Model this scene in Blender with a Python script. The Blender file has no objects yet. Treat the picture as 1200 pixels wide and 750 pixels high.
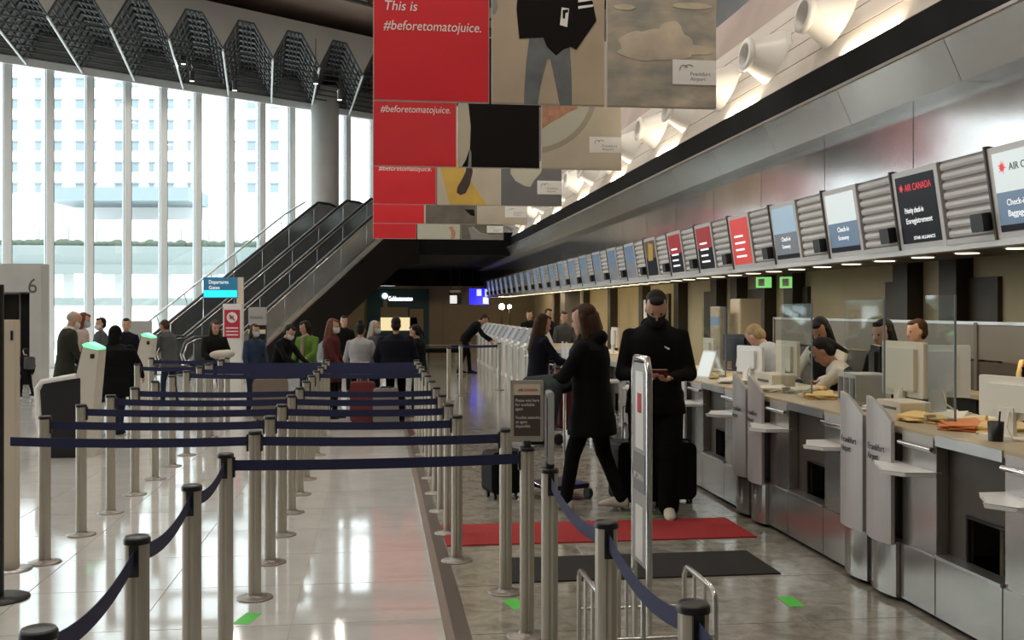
import bpy, bmesh, math, random
from math import sin, cos, pi, radians as R, atan, sqrt
from mathutils import Vector, Matrix
random.seed(7)

# ------------------------------------------------------------------ camera, world, lights
SC = bpy.context.scene
COL = SC.collection
F = 1200.0                      # focal length in pixels of the 1200 x 750 frame
TH = atan(155 / F)              # camera is turned right of the hall axis (+Y)
ST, CT = sin(TH), cos(TH)
EYE = 1.68
HOR = 362.0

cam_d = bpy.data.cameras.new('camera')
cam_d.sensor_fit = 'HORIZONTAL'; cam_d.sensor_width = 36; cam_d.lens = 36 * F / 1200
cam_d.shift_y = -(375 - HOR) / 1200
cam_d.clip_end = 600
cam = bpy.data.objects.new('camera', cam_d); COL.objects.link(cam)
cam.location = (0, 0, EYE); cam.rotation_euler = (R(90), 0, -TH)
SC.camera = cam

SC.view_settings.view_transform = 'Standard'
SC.view_settings.look = 'None'
SC.view_settings.gamma = 1
SC.view_settings.use_curve_mapping = False
SC.view_settings.exposure = 0.0
SC.cycles.use_denoising = True
SC.cycles.max_bounces = 7
SC.cycles.diffuse_bounces = 4
SC.cycles.glossy_bounces = 4
SC.cycles.transparent_max_bounces = 16
SC.cycles.sample_clamp_indirect = 6
SC.cycles.caustics_reflective = False
SC.cycles.caustics_refractive = False

world = bpy.data.worlds.new('overcast_sky'); SC.world = world
world.use_nodes = True
wb = world.node_tree.nodes['Background']
wb.inputs[0].default_value = (0.90, 0.96, 1.0, 1)
wb.inputs[1].default_value = 4.6


def area_light(name, loc, sx, sy, power, col, rot=(0, 0, 0), spread=None):
    l = bpy.data.lights.new(name, 'AREA'); l.shape = 'RECTANGLE'; l.size = sx; l.size_y = sy
    l.energy = power; l.color = col
    if spread: l.spread = spread
    o = bpy.data.objects.new(name, l); COL.objects.link(o); o.location = loc; o.rotation_euler = rot
    return o


WARM = (1.0, 0.80, 0.55)
NEUT = (1.0, 0.93, 0.82)
CEIL_FILL_LAMPS = [(x, y) for y in (2, 9, 16, 22) for x in (-12.0, -6.5, -1.5, 2.6)] + [(2.4, 26)]  # the last one is added to brighten the white kiosks
for i, (x, y) in enumerate(CEIL_FILL_LAMPS):                      # unseen fill lamps added under the hall ceiling, all above the picture
    area_light('ceiling_fill_lamp_%d_offscreen' % (i + 1), (x, y, 9.92), 1.1, 0.35, 105, NEUT)
for y in [8.6 + 3.24 * k for k in range(11)]:               # uplights hidden in the dark recess: the bright patches on the sloping wall
    area_light('recess_uplight', (4.275, y, 4.056), 0.03, 1.1, 17, (1.0, 0.84, 0.62), (R(180), R(3), 0))
area_light('office_cove_light', (5.9, 32, 3.1), 0.5, 18, 70, (1.0, 0.80, 0.36))   # the glowing yellow band over the far counters


# ------------------------------------------------------------------ pixel helpers (photograph -> place)
def at(px, D, z=0.0):
    u = (px - 600) / F
    return Vector((D * (ST + u * CT), D * (CT - u * ST), z))


def fl(px, py):
    return at(px, EYE * F / (py - HOR), 0)


def zat(py, D):
    return EYE + (HOR - py) / F * D


# ------------------------------------------------------------------ materials
MATS = {}


def mat(name, col, rough=0.5, metal=0.0, bump=0.0, bscale=60, var=0.0, vscale=4, emit=None, estr=1.0, stretch=None, spec=0.5):
    if name in MATS: return MATS[name]
    m = bpy.data.materials.new(name); m.use_nodes = True
    nt = m.node_tree; b = nt.nodes['Principled BSDF']
    c = (col[0], col[1], col[2], 1)
    b.inputs['Base Color'].default_value = c
    b.inputs['Roughness'].default_value = rough
    b.inputs['Metallic'].default_value = metal
    b.inputs['Specular IOR Level'].default_value = spec
    tc = nt.nodes.new('ShaderNodeTexCoord')
    src = tc.outputs['Object']
    if stretch:
        mp = nt.nodes.new('ShaderNodeMapping'); mp.inputs['Scale'].default_value = stretch
        nt.links.new(src, mp.inputs[0]); src = mp.outputs[0]
    if var > 0:
        n = nt.nodes.new('ShaderNodeTexNoise'); n.inputs['Scale'].default_value = vscale; n.inputs['Detail'].default_value = 5
        nt.links.new(src, n.inputs['Vector'])
        r = nt.nodes.new('ShaderNodeValToRGB')
        r.color_ramp.elements[0].position = 0.3; r.color_ramp.elements[1].position = 0.7
        r.color_ramp.elements[0].color = tuple(max(0, x * (1 - var)) for x in col) + (1,)
        r.color_ramp.elements[1].color = tuple(min(1, x * (1 + var)) for x in col) + (1,)
        nt.links.new(n.outputs['Fac'], r.inputs[0]); nt.links.new(r.outputs[0], b.inputs['Base Color'])
    if bump > 0:
        n2 = nt.nodes.new('ShaderNodeTexNoise'); n2.inputs['Scale'].default_value = bscale
        nt.links.new(src, n2.inputs['Vector'])
        bp = nt.nodes.new('ShaderNodeBump'); bp.inputs['Strength'].default_value = bump; bp.inputs['Distance'].default_value = 0.01
        nt.links.new(n2.outputs['Fac'], bp.inputs['Height']); nt.links.new(bp.outputs[0], b.inputs['Normal'])
    if emit:
        b.inputs['Emission Color'].default_value = (emit[0], emit[1], emit[2], 1)
        b.inputs['Emission Strength'].default_value = estr
    MATS[name] = m
    return m


def glass_mat(name, tint=(0.96, 0.99, 0.98), gloss=0.08, rough=0.02):
    m = bpy.data.materials.new(name); m.use_nodes = True; nt = m.node_tree
    nt.nodes.clear()
    out = nt.nodes.new('ShaderNodeOutputMaterial'); mix = nt.nodes.new('ShaderNodeMixShader')
    t = nt.nodes.new('ShaderNodeBsdfTransparent'); g = nt.nodes.new('ShaderNodeBsdfGlossy')
    t.inputs[0].default_value = tint + (1,); g.inputs['Roughness'].default_value = rough
    lw = nt.nodes.new('ShaderNodeLayerWeight'); lw.inputs[0].default_value = 0.5
    pw = nt.nodes.new('ShaderNodeMath'); pw.operation = 'POWER'; pw.inputs[1].default_value = 5.0
    ma = nt.nodes.new('ShaderNodeMath'); ma.operation = 'MULTIPLY_ADD'; ma.inputs[1].default_value = 0.55; ma.inputs[2].default_value = gloss * 0.6
    nt.links.new(lw.outputs['Facing'], pw.inputs[0]); nt.links.new(pw.outputs[0], ma.inputs[0]); nt.links.new(ma.outputs[0], mix.inputs[0])
    nt.links.new(t.outputs[0], mix.inputs[1]); nt.links.new(g.outputs[0], mix.inputs[2]); nt.links.new(mix.outputs[0], out.inputs[0])
    MATS[name] = m
    return m


def floor_mat(name, c0, c1, c2, scale, rough):
    m = bpy.data.materials.new(name); m.use_nodes = True; nt = m.node_tree; b = nt.nodes['Principled BSDF']
    geo = nt.nodes.new('ShaderNodeNewGeometry')
    n = nt.nodes.new('ShaderNodeTexNoise'); n.inputs['Scale'].default_value = scale; n.inputs['Detail'].default_value = 9; n.inputs['Roughness'].default_value = 0.68
    n.inputs['Distortion'].default_value = 0.6
    nt.links.new(geo.outputs['Position'], n.inputs['Vector'])
    r = nt.nodes.new('ShaderNodeValToRGB'); e = r.color_ramp.elements
    e[0].position = 0.34; e[0].color = c0 + (1,); e[1].position = 0.68; e[1].color = c2 + (1,)
    k = e.new(0.5); k.color = c1 + (1,)
    nt.links.new(n.outputs['Fac'], r.inputs[0]); nt.links.new(r.outputs[0], b.inputs['Base Color'])
    oi = nt.nodes.new('ShaderNodeObjectInfo')
    mr = nt.nodes.new('ShaderNodeMapRange'); mr.inputs['To Min'].default_value = rough - 0.01; mr.inputs['To Max'].default_value = rough + 0.015
    nt.links.new(oi.outputs['Random'], mr.inputs['Value']); nt.links.new(mr.outputs[0], b.inputs['Roughness'])
    b.inputs['IOR'].default_value = 1.75
    MATS[name] = m
    return m


def cloud_mat(name, sky, c1, c2):
    m = bpy.data.materials.new(name); m.use_nodes = True; nt = m.node_tree; b = nt.nodes['Principled BSDF']
    tc = nt.nodes.new('ShaderNodeTexCoord'); mp = nt.nodes.new('ShaderNodeMapping'); mp.inputs['Scale'].default_value = (1.0, 1, 2.2)
    n = nt.nodes.new('ShaderNodeTexNoise'); n.inputs['Scale'].default_value = 1.9; n.inputs['Detail'].default_value = 7
    nt.links.new(tc.outputs['Object'], mp.inputs[0]); nt.links.new(mp.outputs[0], n.inputs['Vector'])
    r = nt.nodes.new('ShaderNodeValToRGB'); e = r.color_ramp.elements
    e[0].position = 0.38; e[0].color = sky + (1,); e[1].position = 0.74; e[1].color = c2 + (1,); k = e.new(0.56); k.color = c1 + (1,)
    nt.links.new(n.outputs['Fac'], r.inputs[0]); nt.links.new(r.outputs[0], b.inputs['Base Color']); b.inputs['Roughness'].default_value = 0.5
    MATS[name] = m
    return m


glass_mat('window_glass'); glass_mat('screen_glass', (0.93, 0.97, 0.96), 0.10, 0.03); glass_mat('balustrade_glass', (0.55, 0.60, 0.60), 0.16, 0.05)
floor_mat('terrazzo_light', (0.56, 0.56, 0.55), (0.60, 0.60, 0.585), (0.64, 0.635, 0.62), 3.2, 0.075)
floor_mat('stone_dark', (0.20, 0.185, 0.15), (0.31, 0.29, 0.245), (0.42, 0.395, 0.34), 7.5, 0.12)
mat('steel', (0.56, 0.55, 0.53), 0.32, 0.9, 0.04, 90, 0.06, 3)
mat('steel_panel', (0.56, 0.55, 0.545), 0.17, 0.85, 0.02, 40, 0.10, 2.0)
mat('counter_steel', (0.45, 0.43, 0.40), 0.24, 0.8, 0.05, 40, 0.10, 2.0)
mat('steel_fascia', (0.60, 0.58, 0.545), 0.20, 0.75, 0.03, 30, 0.12, 1.2)
mat('post_alu', (0.50, 0.47, 0.40), 0.38, 0.55, 0.03, 200, 0.04, 8)
mat('black_plastic', (0.012, 0.012, 0.013), 0.4)
mat('black_matte', (0.008, 0.008, 0.008), 0.8, spec=0.15)
mat('groove_dark', (0.12, 0.11, 0.10), 0.6)
mat('belt_blue', (0.014, 0.018, 0.072), 0.7, 0, 0.2, 300)
mat('white_paint', (0.80, 0.80, 0.78), 0.45, 0, 0.02, 30)
mat('mullion_white', (0.92, 0.94, 0.94), 0.35)
mat('mullion_grey', (0.30, 0.33, 0.34), 0.5)
mat('white_shelf', (0.82, 0.82, 0.80), 0.35)
mat('wing_grey', (0.50, 0.47, 0.455), 0.42, 0.2, 0.02, 60, 0.03, 5)
mat('wall_beige', (0.56, 0.47, 0.30), 0.7, 0, 0.04, 20, 0.05, 2)
mat('wall_grey', (0.42, 0.41, 0.39), 0.6, 0, 0.04, 20, 0.06, 2)
mat('ceiling_brown', (0.42, 0.335, 0.30), 0.8, 0, 0.05, 10, 0.1, 1)
mat('truss_brown', (0.06, 0.05, 0.045), 0.6)
mat('coffer_dark', (0.27, 0.275, 0.27), 0.7)
mat('louvre_dark', (0.055, 0.057, 0.058), 0.6)
mat('coffer_trim', (0.62, 0.63, 0.62), 0.5)
mat('band_grey', (0.42, 0.425, 0.415), 0.7, 0, 0.03, 10, 0.05, 1)
mat('dark_brown', (0.045, 0.036, 0.028), 0.5, 0, 0.04, 30, 0.15, 4)
mat('desk_brown', (0.060, 0.046, 0.032), 0.55, 0, 0.04, 30, 0.12, 4)
mat('worktop', (0.46, 0.38, 0.25), 0.4, 0, 0.02, 40, 0.06, 4)
mat('plank_white', (0.56, 0.50, 0.44), 0.55, 0, 0.05, 8, 0.10, 1.5, stretch=(3, 0.25, 3))
mat('nozzle_white', (0.82, 0.80, 0.76), 0.4)
mat('tube_chrome', (0.68, 0.67, 0.64), 0.22, 0.95)
mat('banner_red', (0.66, 0.012, 0.024), 0.45, 0, 0.02, 40, 0.06, 1.2)
mat('banner_edge', (0.55, 0.52, 0.46), 0.5)
mat('print_white', (0.85, 0.84, 0.82), 0.5)
mat('print_black', (0.006, 0.004, 0.004), 0.6, spec=0.15)
mat('print_grey', (0.25, 0.25, 0.25), 0.6)
mat('print_beige', (0.46, 0.37, 0.27), 0.5, 0, 0, 1, 0.16, 1.2)
mat('print_wall', (0.52, 0.47, 0.37), 0.5, 0, 0, 1, 0.10, 1.5)
mat('print_blue', (0.16, 0.30, 0.50), 0.5)
mat('print_jeans', (0.135, 0.15, 0.158), 0.6, 0, 0.02, 80, 0.22, 5)
mat('print_skin', (0.48, 0.24, 0.15), 0.5, 0, 0, 1, 0.25, 12)
mat('print_plate', (0.52, 0.52, 0.43), 0.5)
mat('print_plate_rim', (0.36, 0.33, 0.25), 0.5)
mat('print_yellow', (0.62, 0.40, 0.08), 0.5, 0, 0, 1, 0.10, 2)
mat('print_slate', (0.15, 0.15, 0.16), 0.5)
mat('print_taupe', (0.13, 0.115, 0.09), 0.5, 0, 0, 1, 0.25, 3)
mat('print_shoe', (0.045, 0.030, 0.027), 0.4)
cloud_mat('print_sky', (0.27, 0.275, 0.25), (0.43, 0.38, 0.31), (0.66, 0.58, 0.46))
mat('mat_red', (0.40, 0.028, 0.030), 0.9, 0, 0.6, 500, 0.08, 30)
mat('mat_black', (0.022, 0.020, 0.019), 0.9, 0, 0.6, 500)
mat('tape_green', (0.10, 0.62, 0.08), 0.5)
mat('sign_brown', (0.075, 0.055, 0.047), 0.5)
mat('sign_cream', (0.70, 0.62, 0.50), 0.5)
mat('sign_red', (0.55, 0.03, 0.06), 0.5)
mat('sign_grey', (0.42, 0.42, 0.41), 0.5)
mat('strip_dark', (0.085, 0.068, 0.058), 0.3)
mat('strip_mid', (0.24, 0.20, 0.17), 0.3)
mat('handrail', (0.02, 0.02, 0.021), 0.35)
mat('concrete_pale', (0.84, 0.86, 0.86), 0.8)
mat('facade_glass', (0.20, 0.25, 0.28), 0.4)
mat('facade_slate', (0.20, 0.25, 0.28), 0.6)
mat('bridge_green', (0.21, 0.245, 0.24), 0.8)
mat('bridge_dark', (0.21, 0.245, 0.24), 0.8)
mat('hedge_green', (0.075, 0.095, 0.07), 0.9, 0, 0.5, 20)
mat('outside_ground', (0.62, 0.63, 0.62), 0.9)
mat('lamp_glow', (1, 1, 1), 0.5, emit=(1.0, 0.90, 0.70), estr=6)
mat('lamp_disc', (1, 1, 1), 0.5, emit=(1.0, 0.86, 0.55), estr=3.5)
mat('slat_grey', (0.62, 0.59, 0.57), 0.45, 0.2)
mat('beige_plastic', (0.66, 0.60, 0.48), 0.5)
mat('paper', (0.78, 0.74, 0.64), 0.7)
mat('paper_yellow', (0.80, 0.58, 0.24), 0.7)
mat('paper_orange', (0.75, 0.25, 0.08), 0.6)


# ------------------------------------------------------------------ mesh builder
class MB:
    def __init__(s): s.v = []; s.f = []; s.m = []; s.s = []

    def add(s, vs, fs, mi=0, smooth=False):
        n = len(s.v); s.v += [tuple(p) for p in vs]
        for f in fs: s.f.append(tuple(n + i for i in f)); s.m.append(mi); s.s.append(smooth)
        return s

    def box(s, x0, x1, y0, y1, z0, z1, mi=0):
        vs = [(x, y, z) for z in (z0, z1) for y in (y0, y1) for x in (x0, x1)]
        return s.add(vs, [(0, 2, 3, 1), (4, 5, 7, 6), (0, 1, 5, 4), (2, 6, 7, 3), (0, 4, 6, 2), (1, 3, 7, 5)], mi)

    def rbox(s, x0, x1, y0, y1, z0, z1, r, mi=0, axis='y', seg=4):
        # box with rounded edges along one axis
        a = {'x': (y0, y1, z0, z1), 'y': (x0, x1, z0, z1), 'z': (x0, x1, y0, y1)}[axis]
        pts = []
        for (cx, cy, t0) in ((a[1] - r, a[3] - r, 0), (a[0] + r, a[3] - r, 90), (a[0] + r, a[2] + r, 180), (a[1] - r, a[2] + r, 270)):
            for i in range(seg + 1):
                t = R(t0 + 90 * i / seg); pts.append((cx + r * cos(t), cy + r * sin(t)))
        lo, hi = {'x': (x0, x1), 'y': (y0, y1), 'z': (z0, z1)}[axis]
        return s.prism(pts, lo, hi, axis, mi, True)

    def prism(s, pts, lo, hi, axis='y', mi=0, smooth=False):
        def P(a, b, c):
            return {'y': (a, c, b), 'x': (c, a, b), 'z': (a, b, c)}[axis]
        n = len(pts)
        vs = [P(a, b, lo) for a, b in pts] + [P(a, b, hi) for a, b in pts]
        s.add(vs, [(i, (i + 1) % n, n + (i + 1) % n, n + i) for i in range(n)], mi, False)
        return s.add(vs, [tuple(range(n))[::-1], tuple(range(n, 2 * n))], mi)

    def poly(s, pts, mi=0): return s.add(pts, [tuple(range(len(pts)))], mi)

    def ring(s, c, u, v, rx, ry, n): return [Vector(c) + Vector(u) * rx * cos(2 * pi * i / n) + Vector(v) * ry * sin(2 * pi * i / n) for i in range(n)]

    def loft(s, rings, mi=0, caps=True, smooth=True):
        n = len(rings[0]); vs = [p for r in rings for p in r]; fs = []
        for k in range(len(rings) - 1):
            for i in range(n): fs.append((k * n + i, k * n + (i + 1) % n, (k + 1) * n + (i + 1) % n, (k + 1) * n + i))
        s.add(vs, fs, mi, smooth)
        if caps: s.add(rings[0], [tuple(range(n))[::-1]], mi); s.add(rings[-1], [tuple(range(n))], mi)
        return s

    def cyl(s, p0, p1, r0, r1=None, n=16, mi=0, smooth=True):
        r1 = r0 if r1 is None else r1
        p0, p1 = Vector(p0), Vector(p1); d = (p1 - p0).normalized()
        u = d.orthogonal().normalized(); v = d.cross(u)
        return s.loft([s.ring(p0, u, v, r0, r0, n), s.ring(p1, u, v, r1, r1, n)], mi, True, smooth)

    def lathe(s, prof, n=20, c=(0, 0, 0), mi=0):
        return s.loft([s.ring((c[0], c[1], c[2] + z), (1, 0, 0), (0, 1, 0), max(r, 1e-4), max(r, 1e-4), n) for r, z in prof], mi)

    def capsule(s, p0, p1, r0, r1, n=12, mi=0):
        p0, p1 = Vector(p0), Vector(p1); d = (p1 - p0)
        d = d.normalized() if d.length > 1e-6 else Vector((0, 0, 1))
        u = d.orthogonal().normalized(); v = d.cross(u); rs = []
        for t in (-80, -50, -22): rs.append(s.ring(p0 + d * r0 * sin(R(t)), u, v, r0 * cos(R(t)), r0 * cos(R(t)), n))
        for t in (22, 50, 80): rs.append(s.ring(p1 + d * r1 * sin(R(t)), u, v, r1 * cos(R(t)), r1 * cos(R(t)), n))
        return s.loft(rs, mi)

    def ell(s, c, rx, ry, rz, n=14, k=9, mi=0, M=None):
        rs = []
        for j in range(k):
            t = -pi / 2 + pi * (j + 0.3) / (k - 0.4)
            rg = [Vector((rx * cos(t) * cos(2 * pi * i / n), ry * cos(t) * sin(2 * pi * i / n), rz * sin(t))) for i in range(n)]
            if M: rg = [M @ p for p in rg]
            rs.append([Vector(c) + p for p in rg])
        return s.loft(rs, mi)

    def tube(s, pts, r, n=8, mi=0, closed=False):
        pts = [Vector(p) for p in pts]; rs = []
        up = None
        for i, p in enumerate(pts):
            a = pts[max(i - 1, 0)]; b = pts[min(i + 1, len(pts) - 1)]
            d = (b - a).normalized()
            u = d.orthogonal().normalized() if up is None else (up - d * up.dot(d)).normalized()
            up = u; v = d.cross(u); rs.append(s.ring(p, u, v, r, r, n))
        return s.loft(rs, mi)

    def build(s, name, mats, parent=None, bevel=0.0):
        me = bpy.data.meshes.new(name); me.from_pydata(s.v, [], s.f)
        for m in (mats if isinstance(mats, (list, tuple)) else [mats]): me.materials.append(MATS[m])
        me.polygons.foreach_set('material_index', s.m); me.polygons.foreach_set('use_smooth', s.s)
        me.update()
        bm = bmesh.new(); bm.from_mesh(me); bmesh.ops.recalc_face_normals(bm, faces=bm.faces)
        if bevel:
            bmesh.ops.remove_doubles(bm, verts=bm.verts, dist=1e-5)
            bmesh.ops.bevel(bm, geom=[e for e in bm.edges if len(e.link_faces) == 2 and e.calc_face_angle(0) > 0.6], offset=bevel, segments=2, affect='EDGES', clamp_overlap=True)
        bm.to_mesh(me); bm.free()
        o = bpy.data.objects.new(name, me); COL.objects.link(o)
        if parent: o.parent = parent
        return o


def tag(o, label=None, cat=None, group=None, kind=None):
    if label: o['label'] = label
    if cat: o['category'] = cat
    if group: o['group'] = group
    if kind: o['kind'] = kind
    return o


def empty(name, loc=(0, 0, 0), rz=0.0, label=None, cat=None, group=None, kind=None):
    o = bpy.data.objects.new(name, None); COL.objects.link(o); o.empty_display_size = 0.1
    o.location = loc; o.rotation_euler = (0, 0, rz)
    return tag(o, label, cat, group, kind)


def kids(o): return [c for c in bpy.data.objects if c.parent == o]


def dup(o, loc=None, rz=None, label=None, group=None, parent=None):
    c = o.copy(); COL.objects.link(c)
    if parent: c.parent = parent
    if loc is not None: c.location = loc
    if rz is not None: c.rotation_euler = (0, 0, rz)
    if label: c['label'] = label
    if group: c['group'] = group
    for ch in o.children: dup(ch, parent=c)
    return c


ORD = ['first', 'second', 'third', 'fourth', 'fifth', 'sixth', 'seventh', 'eighth', 'ninth', 'tenth', 'eleventh', 'twelfth'] + ['%dth' % i for i in range(13, 40)]
TXT = {}


def text(body, size, mi_mat, parent=None, loc=(0, 0, 0), name='lettering', align='LEFT', shear=0.0, off=0.0, rz=0.0, width=None):
    key = (body, align, shear, mi_mat, off)
    if key not in TXT:
        cu = bpy.data.curves.new('lettering', 'FONT'); cu.body = body; cu.size = 1; cu.align_x = align; cu.shear = shear; cu.offset = off; cu.extrude = 0.002
        cu.resolution_u = 3
        ob = bpy.data.objects.new('lettering_source', cu); COL.objects.link(ob)
        me = bpy.data.meshes.new_from_object(ob.evaluated_get(bpy.context.evaluated_depsgraph_get()))
        COL.objects.unlink(ob); bpy.data.objects.remove(ob)
        for v in me.vertices: v.co = (v.co.x, -v.co.z, v.co.y)
        me.materials.clear(); me.materials.append(MATS[mi_mat])
        TXT[key] = me
    me = TXT[key]
    o = bpy.data.objects.new(name, me); COL.objects.link(o)
    if parent: o.parent = parent
    o.location = loc
    sx = size
    if width:
        w = max(v.co.x for v in me.vertices) - min(v.co.x for v in me.vertices); sx = width / w
    o.scale = (sx, 0.5, size)
    o.rotation_euler = (0, 0, rz)
    return o


# ------------------------------------------------------------------ the setting: floor, walls, ceiling
XS0, XS1 = 0.335, 0.465        # dark inlay strip in the floor
floor = empty('floor', kind='structure')
WA = R(54); WD = Vector((sin(WA), cos(WA), 0)); WN = Vector((cos(WA), -sin(WA), 0))   # window wall: along / towards the hall
W0 = at(100, 30.0)
WTOP = 8.59


def wline(x): return W0.y + (x - W0.x) * WD.y / WD.x


b = MB(); b.poly([(-30, -16, -0.004), (XS0, -16, -0.004), (XS0, 48.2, -0.004), (-2.8, 48.2, -0.004), (-2.8, wline(-2.8) + 0.1, -0.004), (-30, wline(-30) + 0.1, -0.004)]); tag(b.build('floor_slab', 'terrazzo_light', floor), kind='structure')
b = MB(); b.add([(XS1, -16, -0.004), (9, -16, -0.004), (9, 48.2, -0.004), (XS1, 48.2, -0.004)], [(0, 1, 2, 3)]); tag(b.build('floor_slab', 'stone_dark', floor), kind='structure')
TS = 0.80


def tile(w, d, m):
    g = 0.0025
    return MB().box(g, w - g, g, d - g, -0.02, 0.0).build('floor_tile', m, floor, 0.0012)


first = None
for i in range(9):
    for j in range(19):
        x, y = XS0 - TS * (i + 1), 4.75 + TS * j
        if first is None: o = first = tile(TS, TS, 'terrazzo_light')
        else: o = first.copy(); COL.objects.link(o)
        o.location = (x, y, 0)
first = None
TW = (3.2 - XS1) / 3
for i in range(3):
    for j in range(13):
        x, y = XS1 + TW * i, 4.35 + TW * j
        if first is None: o = first = tile(TW, TW, 'stone_dark')
        else: o = first.copy(); COL.objects.link(o)
        o.location = (x, y, 0)
b = MB(); b.box(XS0, XS0 + 0.045, -10, 58, -0.02, 0.001, 1); b.box(XS0 + 0.045, XS1, -10, 58, -0.02, 0.001, 0)
tag(b.build('trim_1', ['strip_dark', 'strip_mid']), kind='structure')

# window wall: a diagonal glass front

def wp(t, n=0.0, z=0.0): return W0 + WD * t + WN * n + Vector((0, 0, z))


win = empty('window_1', wp(0), 0, kind='structure'); win.rotation_euler = (0, 0, pi / 2 - WA)     # local x = along wall, local -y = hall side
SP = 1.13
t_m = []
px0 = 105 - 100
T0, NB = -22.6 + 0.02, 30
fr = None
for k in range(NB + 1):
    t = 0.1 + SP * (k - 20)
    t_m.append(t)
    if fr is None:
        b = MB(); b.box(-0.095, 0.095, -0.10, 0.12, 0, WTOP); fr = b.build('mullion', 'mullion_white', win)
        ed = MB().box(-0.112, -0.095, -0.06, 0.08, 0, WTOP).box(0.095, 0.125, -0.085, 0.08, 0, WTOP).build('mullion_edge', 'mullion_grey', fr)
        fr.location = (t, 0, 0)
    else: dup(fr, (t, 0, 0 if t < 8 else 3.7), parent=win)
g0 = None
for k in range(NB):
    if g0 is None: g0 = MB().box(0.128, SP - 0.122, -0.012, 0.012, 0.12, WTOP - 0.1).build('pane', 'window_glass', win); o = g0
    else: o = g0.copy(); COL.objects.link(o)
    o.location = (t_m[k], 0, 0 if t_m[k] < 7.5 else 3.7)
MB().box(t_m[0], 8.0, -0.14, 0.10, 0, 0.12).box(t_m[0], t_m[-1], -0.16, 0.12, WTOP - 0.1, WTOP + 0.12).build('window_frame', 'mullion_white', win)

# folded coffer ceiling along the window
RD = Vector((0.11, -0.994, 0.052)); RL = 5.0; BAY = 1.55
coff = empty('ceiling', kind='structure')
NC0, NC1 = -10, 8
PH = 0.85
toff = -0.12
def fold(k, d):
    a = wp(toff + BAY * k, 0.1, WTOP + 0.02) + RD * d; c = wp(toff + BAY * (k + 1), 0.1, WTOP + 0.02) + RD * d
    return [a, a.lerp(c, 0.30) + Vector((0, 0, PH)), a.lerp(c, 0.62) + Vector((0, 0, PH)), c]


for k in range(NC0, NC1):
    A, B = fold(k, 0), fold(k, RL); up = Vector((0, 0, 0.05))
    b = MB()
    for i in range(3): b.add([A[i] + up, B[i] + up, B[i + 1] + up, A[i + 1] + up], [(0, 1, 2, 3)])
    b.add([p + up for p in A], [(0, 1, 2, 3)])
    bay = b.build('coffer', 'coffer_dark', coff)
    l = MB()
    for i in range(1, 10):                                     # louvre blades across the fold
        P = fold(k, RL * i / 10); q = RD * 0.022; lw = Vector((0, 0, 0.09))
        for s0, s1 in zip(P[:-1], P[1:]):
            l.add([s0 - q, s1 - q, s1 + q, s0 + q, s0 - q - lw, s1 - q - lw, s1 + q - lw, s0 + q - lw], [(0, 1, 2, 3), (4, 5, 6, 7), (0, 1, 5, 4), (2, 3, 7, 6), (1, 2, 6, 5), (0, 3, 7, 4)])
    for e in range(3):
        for i in range(1, 4):                                  # blades running with the fold
            p = A[e].lerp(A[e + 1], i / 4) - Vector((0, 0, 0.04)); l.tube([p, p + RD * RL], 0.03, 4)
    tag(l.build('louvre', 'louvre_dark', bay), kind='stuff')
    dz = Vector((0, 0, 0.06))
    MB().tube([A[0] - dz, B[0] - dz], 0.035, 6).build('ridge_trim', 'coffer_trim', bay)
    MB().tube(B, 0.05, 5).build('edge_trim', 'louvre_dark', bay)
r0 = MB()
for i in range(1, 9):                                          # rods parallel to the window under the folds
    o_ = RD * (RL * i / 8.2)
    MB().tube([wp(toff + BAY * NC0, 0.1, WTOP + 0.01) + o_, wp(toff + BAY * NC1, 0.1, WTOP + 0.01) + o_], 0.022, 5).build('ceiling_rod', 'louvre_dark', coff)
b = MB()
ztop = 10.05
for k in range(NC0, NC1):
    P = fold(k, RL + 0.06)
    for p, q in zip(P[:-1], P[1:]): b.add([p, q, (q.x, q.y, ztop), (p.x, p.y, ztop)], [(0, 1, 2, 3)])
b.build('ceiling_band', 'band_grey', coff)
XE = 0.7
b = MB(); b.prism([(-30.3, -16.2), (9.3, -16.2), (9.3, 48.3), (XE, 48.3), (XE, wline(XE) + 0.4), (-30.3, wline(-30.3) + 0.4)], 10.6, 10.75, 'z'); b.build('ceiling_deck', 'ceiling_brown', coff)
# space frame under the deck
for j, n in enumerate((6.4, 8.6, 10.8, 13.0)):
    b = MB(); t0, t1 = -16, 11
    b.tube([wp(t0, n, 10.5), wp(t1, n, 10.5)], 0.06, 6); b.tube([wp(t0, n + 1.1, 9.95), wp(t1, n + 1.1, 9.95)], 0.06, 6)
    t = t0
    while t < t1:
        b.tube([wp(t, n, 10.5), wp(t + 0.9, n + 1.1, 9.95), wp(t + 1.8, n, 10.5)], 0.035, 5)
        b.tube([wp(t, n + 2.2, 10.5), wp(t + 0.9, n + 1.1, 9.95), wp(t + 1.8, n + 2.2, 10.5)], 0.035, 5); t += 1.8
    b.build('space_frame', 'truss_brown', coff)
fx = None
for x, y in CEIL_FILL_LAMPS:
    if fx is None:
        fx = empty('ceiling_fill_lamp', (x, y, 9.94), 0, 'slim warm-white fill lamp box, added out of view under the brown ceiling deck', 'lamp', 'added fill lamps under the hall ceiling')
        MB().box(-0.6, 0.6, -0.22, 0.22, 0.0, 0.10).build('lamp_housing', 'coffer_dark', fx)
        MB().box(-0.55, 0.55, -0.18, 0.18, -0.008, 0.0).build('diffuser', 'lamp_glow', fx)
        MB().cyl((-0.4, 0, 0.1), (-0.4, 0, 0.66), 0.012, n=6).build('hanger', 'coffer_dark', fx); MB().cyl((0.4, 0, 0.1), (0.4, 0, 0.66), 0.012, n=6).build('hanger', 'coffer_dark', fx)
    else: dup(fx, (x, y, 9.94))
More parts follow.
